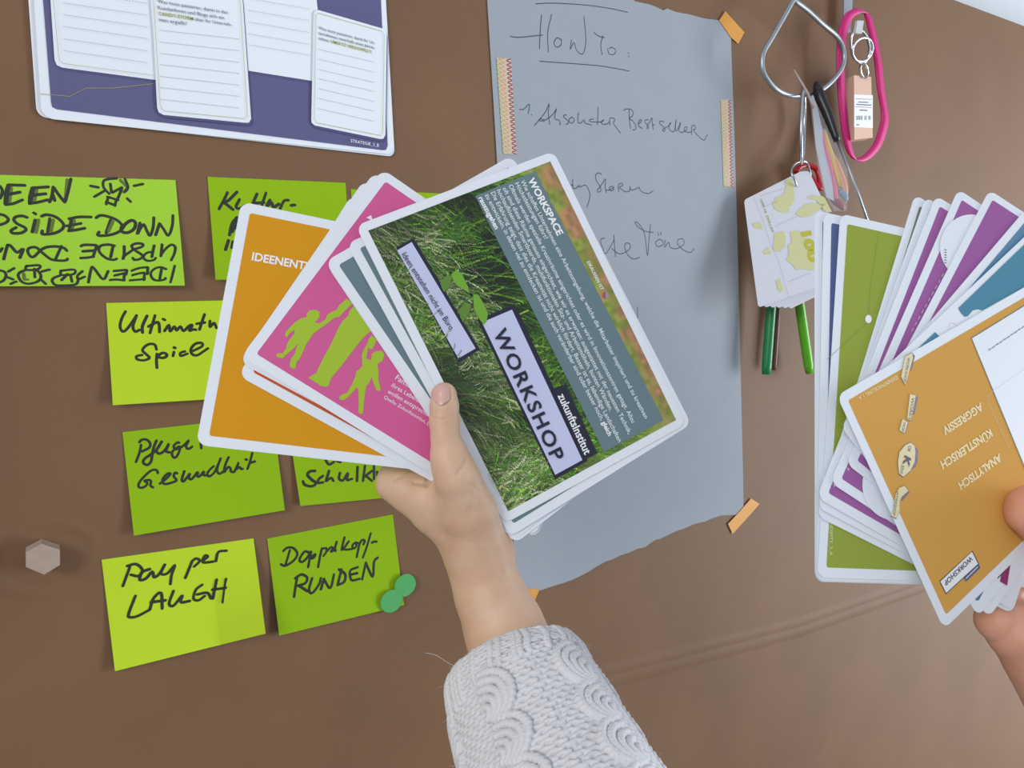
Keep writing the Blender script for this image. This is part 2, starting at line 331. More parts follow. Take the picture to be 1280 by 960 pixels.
n7, lf = note([(127, 699.7), (316.9, 673), (332, 792), (143.7, 839)], 'lime', 'yellow-lime sticky note with a folded lower right corner, lowest at left', .004, .0, .05)
strokes(HW, [[(270, 250), (215, 400)], [(250, 240), (320, 225), (370, 270), (340, 320), (280, 310)], [(430, 265), (370, 290), (350, 350), (400, 340), (450, 285), (465, 330), (510, 300), (550, 230)], [(550, 230), (520, 300), (570, 300), (632, 232), (605, 310), (595, 385)],
  [(770, 200), (715, 335)], [(765, 205), (800, 180), (830, 200), (785, 245)], [(860, 195), (895, 165), (870, 158), (855, 210), (940, 205)], [(970, 145), (960, 200)], [(965, 160), (985, 125), (1045, 118)]], (120, 670), 6.4, 2.7, BOARD, M_ink, n7, lift=.0002, liftf=lf)
strokes(HW, [[(315, 480), (262, 620), (270, 650), (330, 642), (430, 590)], [(430, 590), (460, 500), (520, 455), (530, 580)], [(440, 530), (555, 515)], [(620, 440), (585, 540), (620, 558), (685, 480)], [(690, 480), (680, 530), (750, 520)],
  [(850, 390), (800, 430), (780, 500), (820, 515), (870, 480)], [(810, 468), (890, 455), (920, 500)], [(965, 350), (935, 500)], [(930, 430), (1040, 415)], [(1040, 345), (1015, 530)]], (120, 670), 6.4, 2.8, BOARD, M_ink, n7, lift=.0002, liftf=lf)
n8, lf = note([(334, 673.3), (491, 643), (505, 756.4), (349, 794.6)], 'green', 'green sticky note with a hyphenated game title, green dots on its corner', .004)
strokes(HW, [[(165, 370), (90, 620)], [(55, 385), (120, 330), (210, 330), (275, 390), (285, 460), (220, 550), (90, 630), (15, 605)], [(500, 420), (420, 390), (350, 470), (325, 540), (370, 565), (450, 500), (520, 385), (500, 480), (470, 650)], [(520, 480), (590, 435), (570, 490), (530, 510)],
  [(700, 340), (670, 460), (635, 650)], [(700, 350), (770, 335), (770, 400), (725, 465)], [(790, 380), (850, 320), (880, 340), (850, 395), (900, 360), (950, 215), (920, 320), (925, 385)], [(1075, 155), (1030, 370), (1145, 225)], [(1040, 355), (1120, 360), (1200, 350)]], (350, 660), SP, 2.4, BOARD, M_ink, n8, liftf=lf)
strokes(HW, [[(640, 320), (590, 310), (540, 360), (560, 410), (605, 370), (600, 320)], [(660, 320), (612, 550)], [(660, 330), (700, 270), (745, 280), (725, 340)], [(845, 155), (790, 350), (715, 560)], [(865, 312), (900, 295), (945, 295)]], (400, 655), SP, 2.4, BOARD, M_ink, n8, liftf=lf)
strokes(HW, [[(265, 520), (240, 680)], [(250, 530), (300, 500), (345, 525), (330, 570), (270, 590)], [(280, 590), (350, 635)], [(385, 530), (360, 620), (385, 650), (440, 580), (455, 530)], [(455, 620), (480, 535)], [(480, 540), (530, 610), (560, 500)],
  [(620, 460), (590, 580)], [(600, 460), (650, 500), (640, 560), (590, 585)], [(750, 442), (690, 470), (700, 545), (765, 535)], [(700, 500), (745, 490)], [(785, 540), (815, 405)], [(815, 410), (870, 520), (880, 400), (910, 365)]], (330, 640), 6.4, 2.7, BOARD, M_ink, n8, liftf=lf)

WK = 1.0
M_dot = mat('dot_sticker_green', (78, 170, 96), .5)
for (cx, cy), lb, off in [((506.6, 731.7), 'upper right one of the two round green dot stickers', .0052), ((489.4, 751.5), 'lower left one of the two round green dot stickers', .0058)]:
    c0 = bo(cx, cy, off); mb = MB()
    mb.prism([c0 + .0102 * np.array([math.cos(a), 0, math.sin(a)]) for a in np.arange(40) * math.pi / 20], (0, -1, 0), .0002)
    tag(mb.build('dot_sticker', M_dot, M=frame(c0, np.array([1., 0, 0]), BOARD.nf)), lb, 'sticker', 'green dot stickers')

# ------------------------------------------------------------------ flip chart sheet with tape
M_sheet = mat('white_chart_paper', (152, 160, 170), .8, noise=.015, nscale=30, bump=.25, bscale=120)
shp = [(609, -2), (606, -60), (680, -48), (735, -40), (770, -14), (795, 2), (810, 5), (819, 8), (829, 13), (834, 10.5), (845, 15), (862, 18), (880, 23), (900, 25.5), (913.5, 29), (914, 56), (918.7, 187.5), (923, 337.5), (926, 470), (929, 600), (929.5, 642), (917.8, 643.6), (901, 644.5), (890, 648), (881, 652), (868, 655), (854.5, 661), (845, 664), (834.8, 669), (825, 673.7), (820, 674.5), (815, 677.5), (806.7, 683.8), (797, 686), (785.6, 691), (776, 694), (766, 699), (757, 702), (746, 708), (735, 715), (723.7, 721), (715, 725), (704, 728.8), (690, 733), (674.5, 738.4), (665, 739), (657.6, 735), (650, 720), (643, 705), (641.6, 667), (631, 400), (620.6, 187.5)]
mb = MB(); mb.prism([BOARD.pt(p, .0009) for p in shp][::-1], (0, -1, 0), .0003)
sheet = mb.build('chart_sheet', M_sheet, M=frame(BOARD.pt((780, 350)), np.array([1., 0, 0]), BOARD.nf))
tag(sheet, 'large torn white paper sheet with thin pen writing, taped to the board', 'paper sheet')
LS = .001
def sw(l, org, s, wd=1.15): strokes('pen_writing', l, org, s, wd, BOARD, M_pen, sheet, lift=LS)
sw([[(255, 30), (400, 25), (650, 40), (850, 68), (990, 98)], [(50, 292), (130, 298), (310, 280)], [(300, 120), (290, 250), (283, 390)], [(382, 115), (350, 260), (355, 415)], [(460, 320), (425, 303), (400, 340), (420, 377), (455, 360), (460, 315)],
    [(540, 320), (530, 395), (560, 340), (580, 400), (630, 432), (655, 330), (640, 130)], [(720, 260), (760, 290), (805, 302)], [(790, 285), (775, 360), (785, 435)], [(830, 390), (840, 430), (880, 435), (893, 400), (860, 378), (845, 388)], [(992, 425), (996, 428)], [(997, 452), (1001, 455)],
    [(285, 490), (500, 505), (750, 525), (880, 545), (1003, 568)]], (630, 0), 6.4)
sw([[(75, 215), (120, 210), (175, 160), (163, 255)], [(193, 266), (198, 270)]], (640, 110), 8)
sw([[(45, 340), (110, 260), (190, 160), (240, 50), (228, 160), (235, 240), (248, 322)], [(175, 280), (110, 275), (125, 250), (190, 265), (290, 190), (338, 115), (315, 200), (320, 255), (370, 270), (390, 310), (375, 330)], [(470, 200), (435, 205), (440, 235), (485, 270), (495, 310), (465, 325)], [(540, 228), (505, 260), (515, 300), (550, 305), (575, 275), (565, 240), (535, 230)],
    [(632, 170), (622, 240), (625, 300), (665, 305), (705, 265), (720, 310), (760, 320), (805, 335)], [(830, 255), (780, 260), (800, 290), (930, 292)], [(893, 100), (888, 220), (885, 330)], [(925, 300), (970, 265), (940, 290), (950, 322), (1010, 320), (1050, 285)], [(1050, 335), (1045, 270), (1060, 240), (1105, 245), (1115, 275), (1095, 300), (1130, 360), (1190, 440)]], (664, 125), 10.667)
sw([[(38, 82), (80, 65), (140, 75), (168, 120), (150, 165), (110, 195), (160, 225), (200, 290), (195, 340), (160, 345)], [(110, 75), (115, 200), (130, 325)], [(240, 262), (272, 235), (270, 210), (240, 230), (238, 290), (285, 325)], [(365, 210), (325, 215), (330, 250), (365, 295), (360, 330), (350, 300), (385, 240), (415, 185), (420, 250), (432, 335)], [(425, 285), (448, 275)],
    [(572, 235), (520, 230), (520, 260), (575, 310), (590, 350), (565, 365), (560, 340), (640, 290), (670, 250), (650, 270), (645, 330), (690, 372), (720, 340), (738, 205), (730, 330), (750, 355), (795, 245), (790, 300), (770, 345), (810, 380), (870, 350), (885, 310), (855, 310), (850, 360), (900, 378), (945, 370)],
    [(945, 410), (945, 330), (955, 290), (990, 290), (990, 335), (965, 345), (1010, 400), (1070, 460), (1115, 478), (1155, 405)]], (776, 130), 10.667)
sw([[(85, 205), (82, 290)], [(60, 280), (90, 285), (85, 320), (125, 325), (170, 285), (175, 310), (250, 280), (290, 330), (315, 430), (275, 575)], [(468, 135), (430, 118), (390, 150), (400, 220), (450, 300), (460, 355), (430, 375), (412, 350), (460, 290), (520, 200), (518, 290), (530, 380)],
    [(530, 350), (580, 345), (632, 310), (600, 298), (570, 325), (590, 358), (630, 345), (630, 310)], [(700, 370), (690, 310), (700, 270), (740, 258), (750, 285), (705, 310), (740, 340), (790, 370), (840, 360), (850, 300), (860, 345), (920, 335), (970, 310), (985, 350), (1040, 385), (1100, 392), (1155, 360)]], (708, 205), 10.667)
sw([[(358, 625), (330, 632), (325, 660), (345, 710), (350, 740), (375, 740), (435, 640)], [(432, 600), (437, 690), (445, 772)], [(415, 710), (480, 752), (555, 715), (560, 675), (530, 665), (518, 700), (540, 755), (585, 792), (635, 780)], [(748, 578), (690, 572), (630, 540), (600, 500), (620, 500), (665, 560), (685, 640), (700, 768), (712, 640), (725, 515)],
    [(795, 632), (765, 660), (780, 692), (820, 680), (822, 650), (795, 632)], [(785, 582), (788, 605)], [(806, 580), (808, 602)], [(842, 640), (838, 697), (870, 658), (882, 697), (930, 710), (990, 675), (985, 635), (950, 635), (940, 670), (985, 718), (1040, 740), (1072, 712)]], (700, 200), 6.4)
sw([[(797, 384), (797, 391), (797, 398)]], (0, 0), 1)
M_tape = mat('orange_masking_tape', (216, 150, 56), .6)
for q, lb, off in [([(906.7, 14), (930.7, 40.5), (923, 55), (914, 47), (899, 25.5)], 'orange tape holding the upper right corner of the torn sheet', .0016), ([(938.9, 623), (949.5, 630), (930, 652), (915.8, 667.5), (910, 655), (925, 639)], 'orange tape at the lower right corner of the torn sheet', .0016), ([(653, 735), (674.5, 737), (671, 745), (667.5, 753), (650, 762), (640, 750)], 'orange tape at the lower left corner of the sheet, beside the arm', .0016)]:
    mb = MB(); mb.prism([BOARD.pt(p, off) for p in q][::-1], (0, -1, 0), .0002)
    tag(mb.build('masking_tape', M_tape, M=frame(BOARD.pt(q[0], off), np.array([1., 0, 0]), BOARD.nf)), lb, 'tape', 'orange tape pieces on the torn sheet')
M_tb = mat('patterned_tape_base', (196, 190, 182), .6)
for q, lb, n in [([(620.6, 72), (638.6, 73), (645.7, 193), (629, 192)], 'strip of zigzag patterned tape at the left edge of the torn sheet', 22), ([(901, 124.5), (914, 125), (917, 234), (904.5, 232.5)], 'strip of zigzag patterned tape at the right edge of the torn sheet', 26)]:
    q = [np.array(p) for p in q]; mb = MB(); mb.prism([BOARD.pt(p, .0013) for p in q][::-1], (0, -1, 0), .0001)
    tp = tag(mb.build('patterned_tape', M_tb, M=frame(BOARD.pt(q[0], .0013), np.array([1., 0, 0]), BOARD.nf)), lb, 'tape', 'zigzag patterned tape strips')
    for cx, col, wv, wd, ph in [(.12, (178, 168, 70), .10, 1.5, 0), (.36, (220, 150, 90), .10, 1.5, .3), (.58, (214, 170, 110), .10, 1.3, .6), (.84, (150, 62, 66), .13, 1.9, .2)]:
        P = []
        for k in range(n * 8 + 1):
            t = k / (n * 8); s = cx + wv * np.clip(1.7 * math.sin(2 * math.pi * (t * n + ph)), -1, 1)
            P.append(BOARD.pt((1 - s) * (1 - t) * q[0] + s * (1 - t) * q[1] + s * t * q[2] + (1 - s) * t * q[3], .00136))
        mb = MB(); ribbon(mb, P, wd * .00055, BOARD.nf, False)
        mb.build('zigzag_print', mat('tape_print_%d' % col[0], col, .6), tp)

# ------------------------------------------------------------------ cards
def rnd_poly(q, r, n=6):
    """q: 4 world corners in order -> rounded polygon"""
    out = []; q = [np.asarray(p) for p in q]
    for i in range(4):
        p = q[i]; a = _n(q[i - 1] - p); b = _n(q[(i + 1) % 4] - p); P0 = p + a * r; P1 = p + b * r
        for k in range(n + 1):
            t = k / n; # circular-ish arc by rational bezier
            w1 = .7071; den = (1 - t) ** 2 + 2 * t * (1 - t) * w1 + t * t
            out.append(((1 - t) ** 2 * P0 + 2 * t * (1 - t) * w1 * p + t * t * P1) / den)
    return out
def inset(q, d):
    q = [np.asarray(p) for p in q]; out = []
    for i in range(4):
        a = _n(q[i - 1] - q[i]); b = _n(q[(i + 1) % 4] - q[i]); out.append(q[i] + (a + b) * d)
    return out
def card(name, q, pl, fill, label, cat='card', group=None, r=.006, ins=.006, th=.00035, border=M_white, fr=.0016):
    """q: px or world corners clockwise as seen; returns the card with its printed field"""
    W = [pl.pt(p) if len(p) == 2 else np.asarray(p) for p in q]
    mb = MB(); mb.prism(rnd_poly(W, r)[::-1], pl.nf, th)
    M = frame(np.mean(W, 0), W[1] - W[0], pl.nf)
    o = mb.build(name, border, M=M); 
    if label: tag(o, label, cat, group)
    if fill is not None:
        mb = MB(); mb.prism([p + pl.nf * .00006 for p in rnd_poly(inset(W, ins), fr, 3)][::-1], pl.nf, .00005); mb.build('printed_field', fill, o)
    return o, W
def rigid(pl, bl, dpx, wlen=.210, hlen=.148):
    """card by its lower left corner and a point along its lower edge -> TL TR BR BL (world)"""
    A = pl.pt(bl); u = _n(pl.pt(dpx) - A); v = np.cross(pl.nf, u)
    return [A + v * hlen, A + v * hlen + u * wlen, A + u * wlen, A]
def poly(name, pts, pl, m, parent, lift=.0002, org=(0, 0), s=1.0, th=.00004):
    P = [pl.pt((x / s + org[0], y / s + org[1]), lift) for x, y in pts]
    a = 0
    for i in range(len(pts)):
        x0, y0 = pts[i]; x1, y1 = pts[(i + 1) % len(pts)]; a += x0 * y1 - x1 * y0
    if a > 0: P = P[::-1]
    mb = MB(); mb.prism(P, pl.nf, th); return mb.build(name, m, parent)
M_or = mat('print_orange', (214, 150, 38), .8, spec=.05); M_pk = mat('print_pink', (208, 98, 152), .8, spec=.05); M_gr = mat('print_slate', (108, 130, 138), .8, spec=.05)
M_red = mat('print_red', (200, 92, 56), .8, spec=.05); M_ol = mat('print_olive', (150, 165, 70), .8, spec=.05); M_bl = mat('print_blue', (88, 102, 148), .8, spec=.05); M_pu = mat('print_purple', (158, 98, 160), .8, spec=.05)
M_te = mat('print_teal', (84, 140, 166), .8, spec=.05); M_vi = mat('print_violet', (98, 97, 136), .8, spec=.05); M_or2 = mat('print_amber', (212, 162, 84), .8, spec=.05)
M_lime = mat('print_lime', (164, 194, 62), .8, spec=.05); M_tw = mat('print_white', (236, 240, 244), .45); M_navy = mat('print_navy', (30, 30, 52), .4); M_cream = mat('print_cream', (224, 214, 168), .45)
M_lil = mat('print_lilac', (196, 202, 236), .4); M_dgrey = mat('print_grey_text', (96, 100, 112), .5); M_olt = mat('print_olive_text', (160, 160, 60), .5)

# cards on the board, upper left
V0 = BOARD.back(-.0016); A = V0.pt((46, 146)); B = V0.pt((493.5, 196)); u = _n(B - A); vv = np.cross(BOARD.nf, u)
TLp = V0.pt((35.5, 0)); vl = _n(TLp - A); TRp = V0.pt((482.5, 0)); vr = _n(TRp - B)
cB, _ = card('question_card', [A + vl * .17, B + vr * .17, B, A], V0, None, 'white under sheet peeking out below the violet worksheet', 'worksheet')
V1 = BOARD.back(-.0026); A = V1.pt((52, 147.5)); B = V1.pt((493, 193.5)); vl = _n(V1.pt((42.5, 0)) - A); vr = _n(V1.pt((482, 0)) - B)
cV, Wv = card('worksheet', [A + vl * .17, B + vr * .17, B, A], V1, None, 'violet worksheet with four white question panels, top left of the board', 'worksheet', r=.007)
SV = 2.723; OV = (30, 0); VL = .0003
poly('printed_field', [(50, -160), (1175, -160), (1215, 0), (1238, 495), (1232, 510), (1220, 511), (112, 372), (96, 364), (92, 345), (65, 0)], V1, M_vi, cV, VL, OV, SV)
def panel(pts, lift):
    a = np.array(pts, float); c = a.mean(0)
    poly('drop_shadow_print', [tuple(c + (p - c) * 1.0 + np.array([3, 9])) for p in a], V1, mat('print_shadow_violet', (80, 78, 124), .42), cV, lift, OV, SV)  # printed drop shadow: the panel's shade as a flat darker violet shape
    o = poly('question_panel', pts, V1, M_white, cV, lift + .0003, OV, SV)
    return o
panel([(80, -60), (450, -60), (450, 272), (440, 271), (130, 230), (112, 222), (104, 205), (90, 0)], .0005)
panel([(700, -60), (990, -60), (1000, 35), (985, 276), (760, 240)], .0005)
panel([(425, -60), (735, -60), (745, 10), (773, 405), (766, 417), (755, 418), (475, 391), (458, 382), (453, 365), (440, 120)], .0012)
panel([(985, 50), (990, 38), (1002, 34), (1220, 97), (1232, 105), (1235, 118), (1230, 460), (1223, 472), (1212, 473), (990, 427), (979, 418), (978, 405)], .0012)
VT = .0021
vm = MATS['print_olive_text']
strokes('rule_line', [[(100, 0), (118, 195), (122, 208), (135, 216), (438, 256)]], OV, SV, .5, V1, vm, cV, lift=VT, sm=1)
strokes('rule_line', [[(735, 0), (760, 395), (752, 404), (480, 378), (468, 370), (463, 355), (440, 0)]], OV, SV, .5, V1, vm, cV, lift=VT, sm=1)
strokes('rule_line', [[(992, 55), (1000, 44), (1218, 106), (1226, 118), (1221, 450), (1213, 461), (997, 418), (988, 405), (992, 55)]], OV, SV, .5, V1, vm, cV, lift=VT, sm=1)
strokes('rule_line', [[(55, 320), (90, 322), (155, 328), (210, 300), (300, 300), (440, 285)]], OV, SV, .7, V1, vm, cV, lift=.0005, sm=1)
dash = []
def dots(x0, x1, ys, dy, n):
    for y in ys:
        for k in range(n):
            t = k / n; t2 = (k + .5) / n; dash.append([(x0 + (x1 - x0) * t, y + dy * t), (x0 + (x1 - x0) * t2, y + dy * t2)])
dots(135, 425, (-30, 10, 50, 90, 132, 172), 42, 30); dots(465, 735, (103, 143, 182, 220, 260, 298, 338), 30, 28)
dots(765, 975, (-5, 35, 75, 115, 152), 36, 22); dots(1005, 1195, (168, 202, 237, 268, 302, 335, 370), 44, 20)
strokes('dotted_lines', dash, OV, SV, .55, V1, mat('print_dot_grey', (150, 156, 170), .5), cV, lift=VT, sm=1)
def vt(body, a, b, m, bold=0.0): text('printed_text', body, (a[0] / SV + OV[0], (a[1] + 6) / SV + OV[1]), (b[0] / SV + OV[0], (b[1] + 6) / SV + OV[1]), V1, m, cV, lift=VT, bold=bold)
vt('Was muss passieren, damit in den', (455, 3), (695, 42), M_dgrey); vt('Kundenforen und Blogs sich ein', (456, 25), (682, 60), M_dgrey)
vt('CANDY-STORM', (458, 45), (577, 63), vm, .02); vt('über Ihr Unterneh-', (583, 64), (708, 83), M_dgrey); vt('men ergießt?', (460, 66), (555, 80), M_dgrey)
vt('Was muss passieren, damit Ihr Un-', (1003, 93), (1195, 145), M_dgrey); vt('ternehmen innerhalb eines Jahres', (1003, 111), (1192, 161), M_dgrey)
vt('seinen', (1003, 128), (1038, 138), M_dgrey); vt('UMSATZ VERDOPPELT?', (1044, 139), (1183, 176), vm, .02); vt('STRATEGIE_3_B', (1112, 478), (1208, 494), M_tw)

# ---- the fan held in the middle
PW = Plane(WN, .441)
GF = 'cards fanned out in the left hand'
def LP(i): return PW.back(.0006 * i)
pl = LP(11); q = [(301.6, 252), None, None, (245, 556)]
A = pl.pt((245, 556)); T = pl.pt((301.6, 252)); u1 = _n(pl.pt((505, 585.5)) - A); u2 = _n(pl.pt((408.7, 274.4)) - T)
c1, _ = card('idea_card', [T, T + u2 * .20, A + u1 * .20, A], pl, M_or, 'orange card with a white heading, lowest and leftmost of the middle fan', group=GF)
text('printed_text', 'IDEENENTWICKLUNG', (314.4, 325), (454, 350), pl, M_tw, c1, cap_px=10, bold=.025)
def quad2(pl, tl, bl, dp, wlen=.208):
    A = pl.pt(bl); T = pl.pt(tl); u = _n(pl.pt(dp) - A); n_ = _n(T - A); u2 = _n(u - .5 * n_ * (u @ n_)); return [T, T + u * wlen, A + u * wlen, A]
pl = LP(10); card('idea_card', quad2(pl, (440, 243), (297.5, 469.5), (509, 585)), pl, M_red, 'card with a narrow red strip showing below the pink family card', group=GF)
pl = LP(9); card('idea_card', quad2(pl, (455, 225), (299, 452.5), (534.7, 578.7)), pl, M_pk, 'white-edged card directly under the pink family card', group=GF)
pl = LP(8); card('idea_card', quad2(pl, (468, 215), (300, 449), (534.7, 579.5)), pl, M_pk, 'second white-edged card under the pink family card, peeking out at its upper corner', group=GF)
pl = LP(7); A = pl.pt((301.5, 445.5)); T = pl.pt((478.5, 211.5)); u1 = _n(pl.pt((452, 538.5)) - A); u2 = _n(pl.pt((527, 245)) - T)
pk, _ = card('idea_card', [T, T + u2 * .21, A + u1 * .21, A], pl, M_pk, 'pink card with lime green silhouettes of a parent and two children', group=GF)
z = ((300, 360), 5.645)
poly('silhouette', [(755, 75), (795, 110), (740, 160), (700, 205), (670, 208), (610, 255), (560, 290), (510, 330), (490, 365), (470, 390), (450, 440), (420, 500), (400, 520), (392, 560), (378, 572), (355, 560), (350, 530), (362, 495), (385, 465), (400, 420), (410, 390), (380, 425), (345, 455), (315, 480), (305, 495), (270, 490), (252, 475), (265, 460), (300, 460), (325, 425), (330, 400), (345, 370), (385, 320), (385, 295), (350, 320), (332, 348), (316, 338), (325, 305), (360, 270), (390, 240), (430, 215), (470, 205), (470, 180), (490, 158), (540, 155), (562, 170), (560, 205), (530, 245), (560, 250), (605, 220), (615, 190), (640, 172), (680, 155), (700, 120)], pl, M_lime, pk, .0002, *z)
poly('silhouette', [(800, 130), (770, 165), (765, 195), (725, 230), (700, 270), (650, 380), (590, 490), (550, 570), (540, 600), (515, 612), (485, 630), (490, 640), (540, 668), (565, 690), (600, 697), (625, 690), (640, 640), (700, 570), (760, 490), (830, 400), (870, 350), (915, 310), (1000, 250), (900, 60)], pl, M_lime, pk, .0002, *z)
poly('silhouette', [(930, 330), (965, 370), (950, 400), (935, 430), (915, 430), (905, 420), (895, 470), (893, 500), (925, 510), (930, 465), (960, 445), (1000, 440), (1020, 470), (1005, 515), (970, 535), (978, 600), (975, 640), (990, 700), (990, 725), (965, 725), (945, 680), (930, 630), (905, 680), (890, 690), (880, 760), (872, 830), (868, 885), (845, 890), (835, 870), (838, 800), (835, 720), (825, 700), (790, 740), (760, 770), (735, 790), (705, 788), (700, 770), (720, 750), (755, 740), (790, 680), (815, 620), (820, 590), (865, 550), (862, 520), (860, 470), (880, 420), (900, 390), (905, 365)], pl, M_lime, pk, .0002, *z)
text('printed_text', 'Familien', (493.5, 474), (521, 491), pl, M_tw, pk); text('printed_text', 'ihres Lebens', (488.7, 483), (523, 503), pl, M_tw, pk)
text('printed_text', 'wollen entsprechend', (484, 491), (541, 524), pl, M_tw, pk); text('printed_text', 'Quelle: Zukunftsinstitut, Leit', (479.5, 497.5), (541, 535), pl, M_tw, pk)
poly('printed_mark', [(458, 272), (464, 269), (466, 276)], pl, M_tw, pk)
pl = LP(4.5); W = rigid(pl, (406, 327), (536, 517)); card('idea_card', W, pl, M_gr, 'card with a wide slate grey strip, right of the pink card', group=GF)
pl = LP(5.5); W = rigid(pl, (408, 331), (536, 521)); card('idea_card', W, pl, M_gr, 'white-edged card right under the wide slate grey strip card', group=GF)
pl = LP(3); W = rigid(pl, (433, 304.5), (497, 421)); card('idea_card', W, pl, M_gr, 'card with a thin slate grey strip next to the grass photo card', group=GF)
pl = LP(1.6); W = [(694.5, 198), (864, 530), (637, 671.5), (452, 298)]; card('idea_card', W, pl, M_gr, 'card directly behind the grass photo card, its slate corner showing below it', group=GF)
pl = PW; WQ = [(692, 189), (858, 530), (630.5, 655), (444.5, 282)]
ws, WW = card('photo_card', WQ, pl, None, 'top card with a grass photo, slate text box and printed signs', group=GF)
# the printed photograph: grass blades drawn into per-vertex colours of a fine grid
rng = np.random.default_rng(4)
iw, ih = 450, 312
img = np.zeros((ih, iw, 3)); yy, xx = np.mgrid[0:ih, 0:iw]; X = xx / iw; Yv = yy / ih        # Yv 0 bottom .. 1 top of the upright card
def vnoise(sx, sy, seed):
    g = np.random.default_rng(seed).random((sy + 2, sx + 2)); fx = X * sx; fy = Yv * sy; i = fx.astype(int); j = fy.astype(int); a = fx - i; b = fy - j; a = a * a * (3 - 2 * a); b = b * b * (3 - 2 * b)
    return (g[j, i] * (1 - a) + g[j, i + 1] * a) * (1 - b) + (g[j + 1, i] * (1 - a) + g[j + 1, i + 1] * a) * b
def mix(a, b, t): return a * (1 - t[..., None]) + np.array(b, float) * t[..., None]
img[:] = (46, 70, 22); dk = vnoise(9, 6, 1)
img = mix(img, (20, 30, 16), np.clip((dk - .40) * 3.4, 0, 1)); img = mix(img, (16, 24, 16), np.clip(1.6 * np.exp(-((X - .20) / .17) ** 2 - ((Yv - .46) / .20) ** 2), 0, 1)); img = mix(img, (20, 30, 16), np.clip(1.2 * np.exp(-((X - .52) / .3) ** 2 - ((Yv - .44) / .10) ** 2), 0, .9))
N = 6500
bx = rng.random(N) * 1.1 - .05; by = rng.random(N) ** 1.0 * .95 - .12; order = np.argsort(-by); bx = bx[order]; by = by[order]
dkf = 1 - np.clip(1.7 * np.exp(-((bx - .20) / .15) ** 2 - ((by - .40) / .2) ** 2), 0, .93)
dkf2 = 1 - np.clip(1.1 * np.exp(-((bx - .50) / .22) ** 2 - ((by - .45) / .09) ** 2), 0, .8)
keep = rng.random(N) < np.minimum(dkf, dkf2) + .12
steps = 34; t = np.linspace(0, 1, steps)
fa = vnoise(7, 5, 21); fb = vnoise(16, 11, 22); fx_ = (np.clip(bx, 0, .999) * iw).astype(int); fy_ = (np.clip(by, 0, .999) * ih).astype(int); lum = .35 + .55 * fb[fy_, fx_] + .5 * vnoise(5, 4, 23)[fy_, fx_]
ang = (fa[fy_, fx_] - .42) * 2.6 + rng.normal(0, .22, N); L_ = rng.uniform(.06, .20, N) * (1.0 + .3 * (by < .15)); cv = rng.normal(.5, .5, N)
pxs = []; cols = []
straw = (by < .26 - .12 * np.abs(bx - .55))
for i in range(N):
    if not keep[i]: continue
    a = ang[i] + cv[i] * t; x = (bx[i] + np.cumsum(np.sin(a)) * L_[i] / steps) * iw; y = (by[i] * ih + np.cumsum(np.cos(a)) * L_[i] / steps * iw)
    if straw[i] and rng.random() < .28: c0 = np.array([186, 194, 148]) * rng.uniform(.6, 1.15)
    else:
        g = rng.random(); c0 = np.array([58 + 92 * g * g, 104 + 84 * g, 20 + 30 * g]) * rng.uniform(.45, 1.12)
    if by[i] > .62: c0 = c0 * .5 + np.array([138, 158, 60]) * .5
    c = c0 * lum[i] * (.55 + .7 * t[:, None])
    wd = 1 if rng.random() < .35 else (2 if rng.random() < .7 else 3)
    for k in range(wd):
        pxs.append(np.stack([np.clip(y, 0, ih - 1), np.clip(x + k, 0, iw - 1), ], 1)); cols.append(c)
        
pxs = np.concatenate(pxs).astype(int); cols = np.concatenate(cols); img[pxs[:, 0], pxs[:, 1]] = cols
# blurred brown and green band along the top edge of the photograph
tb = np.clip((Yv - .80 - .10 * (vnoise(6, 3, 7) - .5)) * 14, 0, 1); n1_ = vnoise(26, 14, 9); n2_ = vnoise(60, 40, 10)
band = mix(np.full_like(img, 0) + np.array([140, 156, 66]), (160, 118, 84), np.clip((Yv - .9 + .16 * (n1_ - .5) + .05 * (n2_ - .5)) * 9, 0, 1)); band = band * (.78 + .3 * n2_ + .16 * n1_)[..., None]
img = img * (1 - tb[..., None]) + band * tb[..., None]
side = np.clip((X - .955) * 40, 0, 1); img = mix(img, (140, 160, 78), side * .4 * (Yv > .4))
img = np.clip(img, 5, 245)
IW = inset(WW, .0058)                       # TL TR BR BL of the upright card
sI, tI = X.ravel()[:, None], Yv.ravel()[:, None]
sI = sI * iw / (iw - 1); tI = tI * ih / (ih - 1)
Vp = (1 - sI) * tI * IW[0] + sI * tI * IW[1] + sI * (1 - tI) * IW[2] + (1 - sI) * (1 - tI) * IW[3] + pl.nf * .00006
ii = (np.arange(ih - 1)[:, None] * iw + np.arange(iw - 1)[None, :]).ravel()
Fp = np.stack([ii, ii + 1, ii + iw + 1, ii + iw], 1)
colr = np.concatenate([lin(img.reshape(-1, 3)), np.ones((ih * iw, 1))], 1)
obj('printed_photo', Vp, Fp, mat('grass_photo_print', (0, 0, 0), .4, vcol='print'), ws, cols=colr)
poly('text_box', [(594, 245), (669, 214), (829.5, 525), (755.3, 565)], pl, M_gr, ws, .00025)
TX = .0004
text('printed_text', 'WORKSPACE', (659.5, 224.5), (697, 295), pl, M_tw, ws, TX, bold=.035)
